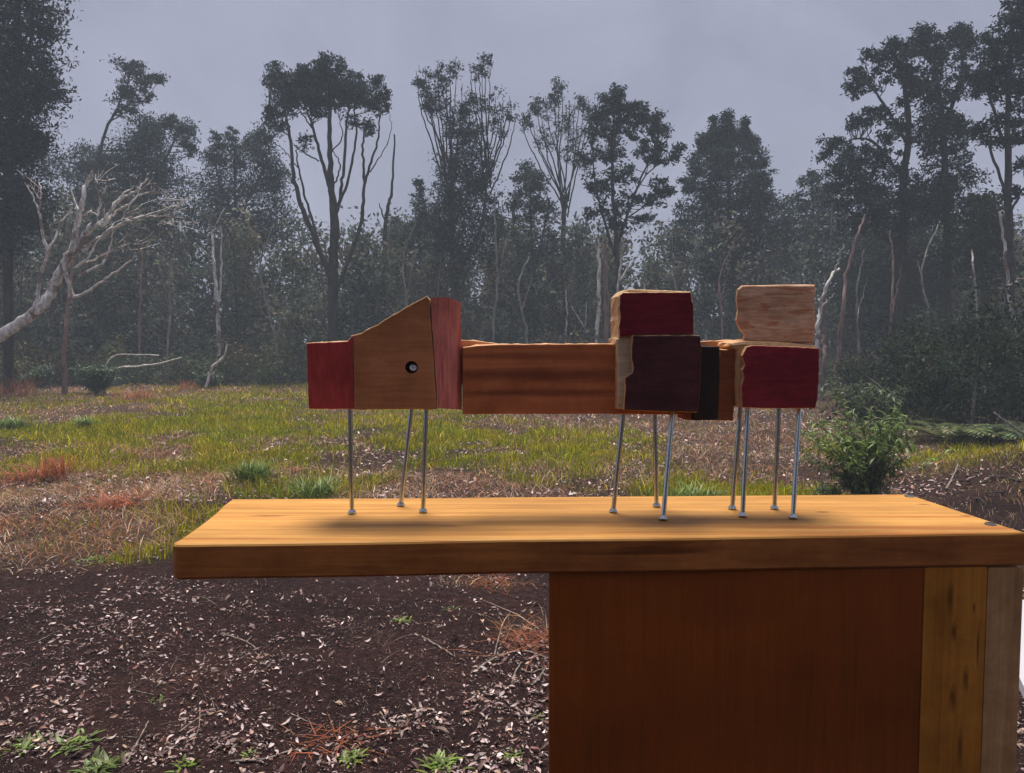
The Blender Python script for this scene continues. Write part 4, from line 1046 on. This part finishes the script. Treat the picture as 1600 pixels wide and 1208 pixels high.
# left end: slightly hollow curve as in the photograph, rounded front corner
left_px = [(362, 780), (349, 789), (338, 800), (322, 813), (300, 829), (281, 842)]
left = np.array([at_z(*q, ZT)[:2] for q in left_px])
rc = [FL[:2] + E2[:2] * .013 + E1[:2] * .0005, FL[:2] + E2[:2] * .006 + E1[:2] * .002, FL[:2] + E1[:2] * .007 + E2[:2] * .001, FL[:2] + E1[:2] * .014]
outline = np.vstack([left, rc, line2(FL + E1 * .03, FR, 46, .0022), line2(FR, BR, 10, .0006), line2(BR, BL, 24, .001)])
V, Q = prism(outline, (ZT - TH, ZT), 0.0035)
link('board', raw_mesh('board', V - bench_o, Q, midx=[1 if k < 2 * len(outline) else 0 for k in range(len(Q))]), [M['board'], M['board_edge_shaded']], bench)

def slab(name, p0, p1, z0, z1, depth, mat, parent, bev=.0015, back=0.0):
    """upright plank from p0 to p1 (plan), going depth back along E2"""
    a, b = np.asarray(p0)[:2] + E2[:2] * back, np.asarray(p1)[:2] + E2[:2] * back
    P = np.vstack([line2(a, b, 6, .0004), line2(b, b + E2[:2] * depth, 2), line2(b + E2[:2] * depth, a + E2[:2] * depth, 6), line2(a + E2[:2] * depth, a, 2)])
    V, Q = prism(P, (z0, z1), bev)
    return link(name, raw_mesh(name, V - bench_o, Q), mat, parent)
ZB = ZT - TH - 0.0015
PX0, PX1, PX2, PX3 = front_at(859, 950, .012), front_at(1445, 900, .004), front_at(1544, 900, .004), front_at(1599, 900, .004)
BD = 0.215
slab('front_panel', PX0, PX1 - E1 * .002, 0.0, ZB, .012, M['panel'], bench)
slab('plank', PX1, PX2 - E1 * .0015, 0.0, ZB, .022, M['plank'], bench)
slab('corner_post', PX2, PX3, 0.0, ZB - .001, .045, M['greypost'], bench, .003)
slab('side_panel', PX3 - E1 * .03 + E2 * .048, PX3 - E1 * .012 + E2 * .048, 0.0, ZB, BD - .06, M['panel'], bench)
slab('back_post', PX3 - E1 * .06 + E2 * (BD + .008), PX3 - E1 * .004 + E2 * (BD + .008), 0.0, ZB, .03, M['greypost'], bench)
def lathe(prof, n=16):
    an = np.linspace(0, 2 * np.pi, n, endpoint=False)
    V, Q = [], []
    for r_, z_ in prof:
        V += [(r_ * math.cos(a), r_ * math.sin(a), z_) for a in an]
    for k in range(len(prof) - 1):
        for j in range(n):
            Q.append((k * n + j, k * n + (j + 1) % n, (k + 1) * n + (j + 1) % n, (k + 1) * n + j))
    return V, Q
def screw_head(name, c, r_, parent, org, tilt=None):
    V, Q = lathe([(r_ * 1.0, -.001), (r_, .0010), (r_ * .9, .0020), (r_ * .55, .0022), (r_ * .5, .0012), (1e-5, .0010)], 14)
    o = link(name, raw_mesh(name, V, Q, smooth=False), M['screw'], parent)
    o.location = tuple(c - org)
    if tilt is not None: o.rotation_euler = tilt
    return o
screw_head('screw', at_z(1548, 820, ZT), .0075, bench, bench_o, (.12, .1, 0))
screw_head('screw', at_z(1421, 776, ZT), .0075, bench, bench_o, (.2, 0, 0))

# ------------------------------------------------------------------ sculpture
feet = {'front': [(550, 804, 547, 636), (661, 802, 666, 636), (958, 802, 974, 640), (1036, 814, 1051, 640), (1160, 809, 1169, 634), (1239, 812, 1249, 634)],
        'back': [(626, 792, 643, 636), (1026, 793, 1023, 640), (1144, 797, 1157, 634), (1210, 797, 1217, 634)]}
def s_of(px, py):
    return float(np.dot(at_z(px, py, ZT) - FL, E2))
SF = np.mean([s_of(q[0], q[1]) for q in feet['front']])
SBK = np.mean([s_of(q[0], q[1]) for q in feet['back']])
sc_o = at_z(850, 800, ZT)
sculpt = thing('wooden_sculpture', 'abstract wooden animal sculpture of joined offcut blocks standing on ten steel bolt legs', 'sculpture', sc_o)

W = {}
BK = [(*(front_at(px, py, SF + .012) - sc_o), rx, .06, rz, kc) for px, py, rx, rz, kc in [(835, 586, .17, .0105, (0.20, 0.062, 0.032)), (850, 614, .16, .0065, (0.22, 0.07, 0.034)), (800, 557, .13, .005, (0.30, 0.092, 0.042))]]
W['nose'] = wood('red_stained_end', (0.27, 0.032, 0.032), (0.60, 0.088, 0.082), 'z', 0.6, 240, 60, .5, loc=(1, 2, 3), spec=.15, stretch=.15)
W['head'] = wood('brown_head_wood', (0.38, 0.155, 0.064), (0.62, 0.27, 0.120), 'x', 0.6, 260, 70, .4, loc=(4, 2, 3), spec=.15, stretch=.03)
W['strip'] = wood('pink_red_wood', (0.48, 0.125, 0.10), (0.86, 0.32, 0.26), 'z', 0.62, 260, 70, .6, loc=(2, 5, 1), streak=((0.42, 0.09, 0.075), 60), spec=.2, stretch=.12)
W['beam'] = wood('striped_beam_wood', (0.40, 0.125, 0.048), (0.60, 0.215, 0.088), 'x', 0.5, 170, 60, .3, .6, 0, None, spec=.15, stretch=.012, knots=BK)
W['dark'] = wood('very_dark_stain', (0.055, 0.022, 0.026), (0.135, 0.046, 0.050), 'x', 0.6, 220, 60, .45, spec=.12, stretch=.2)
W['maroon'] = wood('maroon_stain', (0.12, 0.014, 0.022), (0.28, 0.030, 0.048), 'x', 0.62, 220, 50, .5, loc=(6, 1, 1), spec=.12, stretch=.2)
W['maroon2'] = wood('deep_red_stain', (0.15, 0.018, 0.027), (0.35, 0.038, 0.058), 'x', 0.62, 220, 50, .5, loc=(3, 8, 1), spec=.12, stretch=.2)
W['raw'] = wood('raw_cut_wood', (0.40, 0.24, 0.115), (0.66, 0.46, 0.27), 'z', 0.75, 192, 63, .6, .5)
W['rawpale'] = wood('pale_split_wood', (0.46, 0.34, 0.21), (0.80, 0.68, 0.50), 'x', 0.75, 256, 135, .8, .5, stretch=.05)
W['rough'] = wood('rough_sawn_pale_block', (0.56, 0.25, 0.13), (0.98, 0.70, 0.48), 'x', 0.72, 210, 110, 1.0, .6, 0, ((0.64, 0.285, 0.155), 170), spec=.15, stretch=.14, streakrange=(.53, .60))
W['brown'] = wood('dark_brown_strip', (0.20, 0.065, 0.028), (0.34, 0.12, 0.050), 'x', 0.6, 170, 60, .4, spec=.12, stretch=.05)
W['black'] = wood('black_stain', (0.030, 0.022, 0.022), (0.055, 0.040, 0.038), 'z', 0.6, spec=.1)
W['redtop'] = wood('orange_raw_top', (0.46, 0.22, 0.10), (0.68, 0.40, 0.22), 'x', 0.7, 160, 54, .5)

def rough_poly(px, rag=0.0, step=7.0):
    """pixel outline made denser, with ragged edges"""
    out_ = []
    n = len(px)
    for k in range(n):
        a, b = np.array(px[k], float), np.array(px[(k + 1) % n], float)
        m_ = max(1, int(np.linalg.norm(b - a) / step))
        for j in range(m_):
            p = a + (b - a) * j / m_
            if j and rag: p = p + RNG.normal(size=2) * rag
            out_.append(p)
    return out_

def block(name, px, s, depth, mats, rag=.5, chamfer=.0022, hole=None, sidejit=.0006, step=7.0, slope_top=0.0, shear=None, label=None):
    """front outline traced on the upright plane s behind the board edge, carried depth back; mats = (front, sides)"""
    poly = [front_at(x, y, s) for x, y in rough_poly(px, rag, step)]
    P = np.array([[np.dot(p - sc_o, E1), np.dot(p - sc_o, UP)] for p in poly])     # in-plane coords
    s0 = np.dot(poly[0] - sc_o, E2)
    n = len(P)
    ar = np.sum(P[:, 0] * np.roll(P[:, 1], -1) - np.roll(P[:, 0], -1) * P[:, 1])
    if ar < 0: P = P[::-1]
    T = np.roll(P, -1, 0) - np.roll(P, 1, 0); T /= np.linalg.norm(T, axis=1)[:, None] + 1e-9
    N = np.stack([-T[:, 1], T[:, 0]], -1)
    bm = bmesh.new()
    rings = []
    specs = [(chamfer, 0.0), (chamfer * .3, chamfer * .35), (0, chamfer)] + [(RNG.normal() * sidejit * .3, depth * q) for q in (.25, .5, .75)] + [(0, depth - chamfer), (chamfer, depth)]
    sh = np.array(shear if shear is not None else (0, 0))
    for k, (i, d_) in enumerate(specs):
        R = P + N * i
        if 2 < k < 6: R = R + RNG.normal(size=R.shape) * sidejit
        R = R + sh * d_ / depth
        ring = []
        for u_, v_ in R:
            co = E1 * u_ + UP * v_ + E2 * (s0 + d_)
            ring.append(bm.verts.new(co))
        rings.append(ring)
    faces = []
    for k in range(len(rings) - 1):
        for j in range(n):
            f = bm.faces.new((rings[k][j], rings[k][(j + 1) % n], rings[k + 1][(j + 1) % n], rings[k + 1][j]))
            f.material_index = 0 if k == 0 else 1
    f = bm.faces.new(rings[-1][::-1]); f.material_index = 1
    if hole is None:
        f = bm.faces.new(rings[0]); f.material_index = 0
    else:
        hx, hy, hr, hd = hole
        c = front_at(hx, hy, s) - sc_o
        cu, cv = np.dot(c, E1), np.dot(c, UP)
        an = np.linspace(0, 2 * np.pi, 28, endpoint=False)
        hr_ = [[bm.verts.new(E1 * (cu + math.cos(a) * hr) + UP * (cv + math.sin(a) * hr) + E2 * (s0 + dd)) for a in an] for dd in (0, hd)]
        edges = []
        for ring in (rings[0], hr_[0]):
            for j in range(len(ring)):
                e = bm.edges.get((ring[j], ring[(j + 1) % len(ring)])) or bm.edges.new((ring[j], ring[(j + 1) % len(ring)]))
                edges.append(e)
        bmesh.ops.triangle_fill(bm, use_beauty=True, use_dissolve=False, edges=edges, normal=tuple(-E2))
        for j in range(28):
            f = bm.faces.new((hr_[0][j], hr_[0][(j + 1) % 28], hr_[1][(j + 1) % 28], hr_[1][j])); f.material_index = 2
        f = bm.faces.new(hr_[1]); f.material_index = 2
    bmesh.ops.recalc_face_normals(bm, faces=bm.faces)
    me = bpy.data.meshes.new(name)
    bm.to_mesh(me); bm.free()
    o = link(name, me, [W[q] for q in mats], sculpt)
    if label: o['label'] = label
    return o

S_H = SF - .006                                                   # front plane of the head
block('nose_block', [(478, 536), (543, 533), (547, 528), (551.5, 526), (553, 639.5), (482, 639)], S_H + .001, .062, ('nose', 'raw'), .35, .0015)
block('head_block', [(553.5, 640), (552, 526.5), (548, 524.5), (565, 520.5), (572, 515.5), (590, 507.5), (600, 500), (634, 480), (667, 462.5), (671, 468), (682.5, 639.5)], S_H, .060, ('head', 'raw', 'dark'), .3, .0014, hole=(643, 574, .0088, .020))
# cheek: a red batten turned to the right
def angled(name, quad_px, s_left, s_right, depth, mats):
    """upright batten whose left edge lies at s_left and right edge at s_right"""
    (a, b, c_, d_) = quad_px                      # top left, top right, bottom right, bottom left
    nn_ = 12
    rows = []
    for k in range(nn_ + 1):
        t = k / nn_
        lx = np.array(a) * (1 - t) + np.array(d_) * t
        rx = np.array(b) * (1 - t) + np.array(c_) * t
        row = []
        for j in range(9):
            q = j / 8
            p = lx * (1 - q) + rx * q
            s_ = s_left + (s_right - s_left) * q - .004 * math.sin(math.pi * q) ** .6
            if k == 0: p = p + np.array([0, 4.5 * q * q - 3.0 * math.sin(math.pi * q)])
            row.append(front_at(p[0] + RNG.normal() * .12, p[1], s_) - sc_o)
        rows.append(row)
    A = np.array(rows)                            # nn+1, 9, 3
    dirb = E2 * depth
    V = np.vstack([A.reshape(-1, 3), (A + dirb).reshape(-1, 3)])
    nr, nc = nn_ + 1, 9
    o_ = nr * nc
    Q = []
    for k in range(nr - 1):
        for j in range(nc - 1):
            q = (k * nc + j, (k + 1) * nc + j, (k + 1) * nc + j + 1, k * nc + j + 1)
            Q.append(q); Q.append(tuple(o_ + z for z in q[::-1]))
    per = [(0, j) for j in range(nc)] + [(k, nc - 1) for k in range(1, nr)] + [(nr - 1, j) for j in range(nc - 2, -1, -1)] + [(k, 0) for k in range(nr - 2, 0, -1)]
    for q in range(len(per)):
        i0 = per[q][0] * nc + per[q][1]; i1 = per[(q + 1) % len(per)][0] * nc + per[(q + 1) % len(per)][1]
        Q.append((i0, i1, o_ + i1, o_ + i0))
    return link(name, raw_mesh(name, V, Q), [W[mats]], sculpt)
angled('cheek_batten', [(672.5, 466), (719.5, 467.5), (721.5, 640.5), (684, 637.5)], S_H + .001, S_H + .026, .034, 'strip')
S_B = SF + .012
block('body_beam', [(723, 543), (745, 540), (783, 538), (1000, 537), (1000, 646), (970, 647), (800, 647), (723, 647.5)], S_B, .040, ('beam', 'redtop'), .15, .0016, step=9)
block('back_rail', [(716, 531), (740, 532), (790, 538.5), (900, 541), (900, 600), (716, 600)], S_B + .041, .022, ('redtop', 'redtop'), .2, .0012, step=9)
block('under_batten', [(960, 600), (1100, 600), (1100, 648), (960, 647.5)], SF + .020, .03, ('beam', 'beam'), .15, .0012, step=9)
# middle stack
S_M = SF - .012
block('upper_raw_block', [(966, 463), (975, 454), (984, 451.5), (1080, 455.5), (1083, 473), (1084, 524), (966, 530)], S_M + .012, .062, ('raw', 'raw'), .2, .003, sidejit=.0008)
block('upper_dark_block', [(969, 461), (974, 457), (1079.5, 456.5), (1081, 471), (1083.5, 474), (1084, 522), (1020, 523), (990, 523), (968, 527), (967, 510), (969.5, 495), (967.5, 480)], S_M + .002, .011, ('maroon', 'raw'), .25, .0012, step=6)
block('lower_raw_block', [(964, 530), (972, 526), (990, 523), (1093, 525.5), (1094, 560), (1090, 641), (976, 640), (964, 639), (965, 600)], S_M + .008, .070, ('rawpale', 'raw'), .2, .0025, sidejit=.0008)
block('lower_dark_block', [(989.5, 524.5), (1094, 524.5), (1096, 545), (1095, 600), (1091, 644), (1030, 643), (975.5, 641), (977, 612), (977.5, 590), (988, 583), (990, 575), (987, 556), (987.5, 540)], S_M - .004, .0115, ('dark', 'raw'), .35, .0012, step=5)
# links towards the tail
block('black_strip', [(1096, 541), (1124.5, 541.5), (1121.5, 656.5), (1083, 657)], SF + .003, .045, ('black', 'black'), .2, .0014)
block('brown_strip', [(1125.5, 546), (1152, 546.5), (1146, 658), (1122.5, 657)], SF + .004, .045, ('brown', 'redtop'), .2, .0014)
block('low_strip', [(1069.5, 620), (1082, 620), (1082, 657), (1070, 656)], SF + .006, .04, ('brown', 'brown'), .15, .001)
block('tail_rail', [(1090, 533.5), (1165, 531), (1165, 552), (1090, 552)], SF + .052, .02, ('redtop', 'redtop'), .2, .0012)
# tail stack
S_T = SF - .012
block('tail_raw_block', [(1152, 548), (1139, 541), (1141, 535.5), (1160, 532.5), (1215, 534), (1276, 540), (1278, 600), (1272, 634), (1152, 636), (1150, 600)], S_T + .009, .064, ('raw', 'redtop'), .25, .005, sidejit=.0010)
block('tail_red_block', [(1167, 542), (1176, 539.5), (1225, 541), (1280.5, 544), (1281, 560), (1278, 624), (1274, 638), (1220, 638.5), (1159.5, 637), (1158.5, 602), (1163, 588), (1160, 578), (1164.5, 570), (1159.5, 556)], S_T - .002, .0105, ('maroon2', 'redtop'), .25, .0018, step=6)
block('pale_top_block', [(1150.5, 466), (1152, 452), (1160, 446), (1215, 445), (1273, 445), (1275, 452), (1272.5, 470), (1274, 500), (1272, 536), (1180, 534), (1162, 531), (1164, 522), (1156, 515), (1150, 500), (1152.5, 484)], S_T + .026, .040, ('rough', 'rough'), .22, .0026, sidejit=.0006, step=14, shear=(.013, 0))

# steel bolts
def leg(fx, fy, tx, ty, front):
    foot = at_z(fx, fy - 1, ZT)
    s_ = float(np.dot(foot - FL, E2))
    top = front_at(tx, ty, max(SF + .006, s_ + .004))
    d = Vector(top - foot); L = d.length
    rs, rh = .0034, .0062
    V, Q = lathe([(1e-5, 0), (rh * .8, 0), (rh, .0012), (rh, .0024), (rh * .82, .0046), (rh * .6, .0058), (rs, .0066), (rs, .0072), (rs, .012), (rs, L * .5), (rs, L - .004), (rs, L + .004)], 16)
    o = link('leg', raw_mesh('leg', V, Q), M['zinc'], sculpt)
    me = o.data
    me.polygons.foreach_set('use_smooth', np.ones(len(me.polygons), bool))
    o.location = tuple(foot - sc_o)
    o.rotation_euler = d.to_track_quat('Z', 'Y').to_euler()
    return o
for q in feet['front']: leg(*q, True)
for q in feet['back']: leg(*q, False)
# the eye: a screw sunk in the drilled hole
ec = front_at(646, 574, S_H + .006)
V, Q = lathe([(.0060, -.008), (.0060, 0), (.0053, .0012), (.0032, .0018)], 16)
V += [(0, 0, .0004)]
nV = 3 * 16
an = np.arange(16)
Q += [(nV + j, nV + (j + 1) % 16, len(V) - 1) for j in range(16)]
eye = link('eye_screw', raw_mesh('eye_screw', V, Q), M['bright'], sculpt)
eye.location = tuple(ec - sc_o)
eye.rotation_euler = Vector(-E2 + UP * .45 + E1 * .05).to_track_quat('Z', 'Y').to_euler()

# ------------------------------------------------------------------ pale board behind the bench at the right
wm, n, l, out = new_mat('pale_painted_board')
p = n.new('ShaderNodeBsdfPrincipled')
t = noise(n, l, mapping(n, l, (1, 1, 1)), 9, 5)
r_ = ramp(n, [(.3, (.74, .73, .80)), (.7, (.82, .81, .87))])
l.new(t.outputs['Fac'], r_.inputs[0]); l.new(r_.outputs[0], p.inputs['Base Color'])
p.inputs['Roughness'].default_value = .6
l.new(p.outputs[0], out.inputs['Surface'])
tp = at_y(1600, 940, 1.78)
wb = link('pale_board', box_mesh('pale_board', (-.30, -.009, 0), (.45, .009, 1.20)), wm, None, (tp[0] + .12, 1.78 - .82, 0.03))
zt = tp[2]
ang = math.acos(min(1, (zt - .03) / 1.20))
wb.rotation_euler = (-ang, 0, 0)
wb.location = (tp[0] + .2, 1.78 - 1.20 * math.sin(ang) , 0.03)
tag(wb, 'pale lilac white board leaning back behind the right end of the bench', 'board')
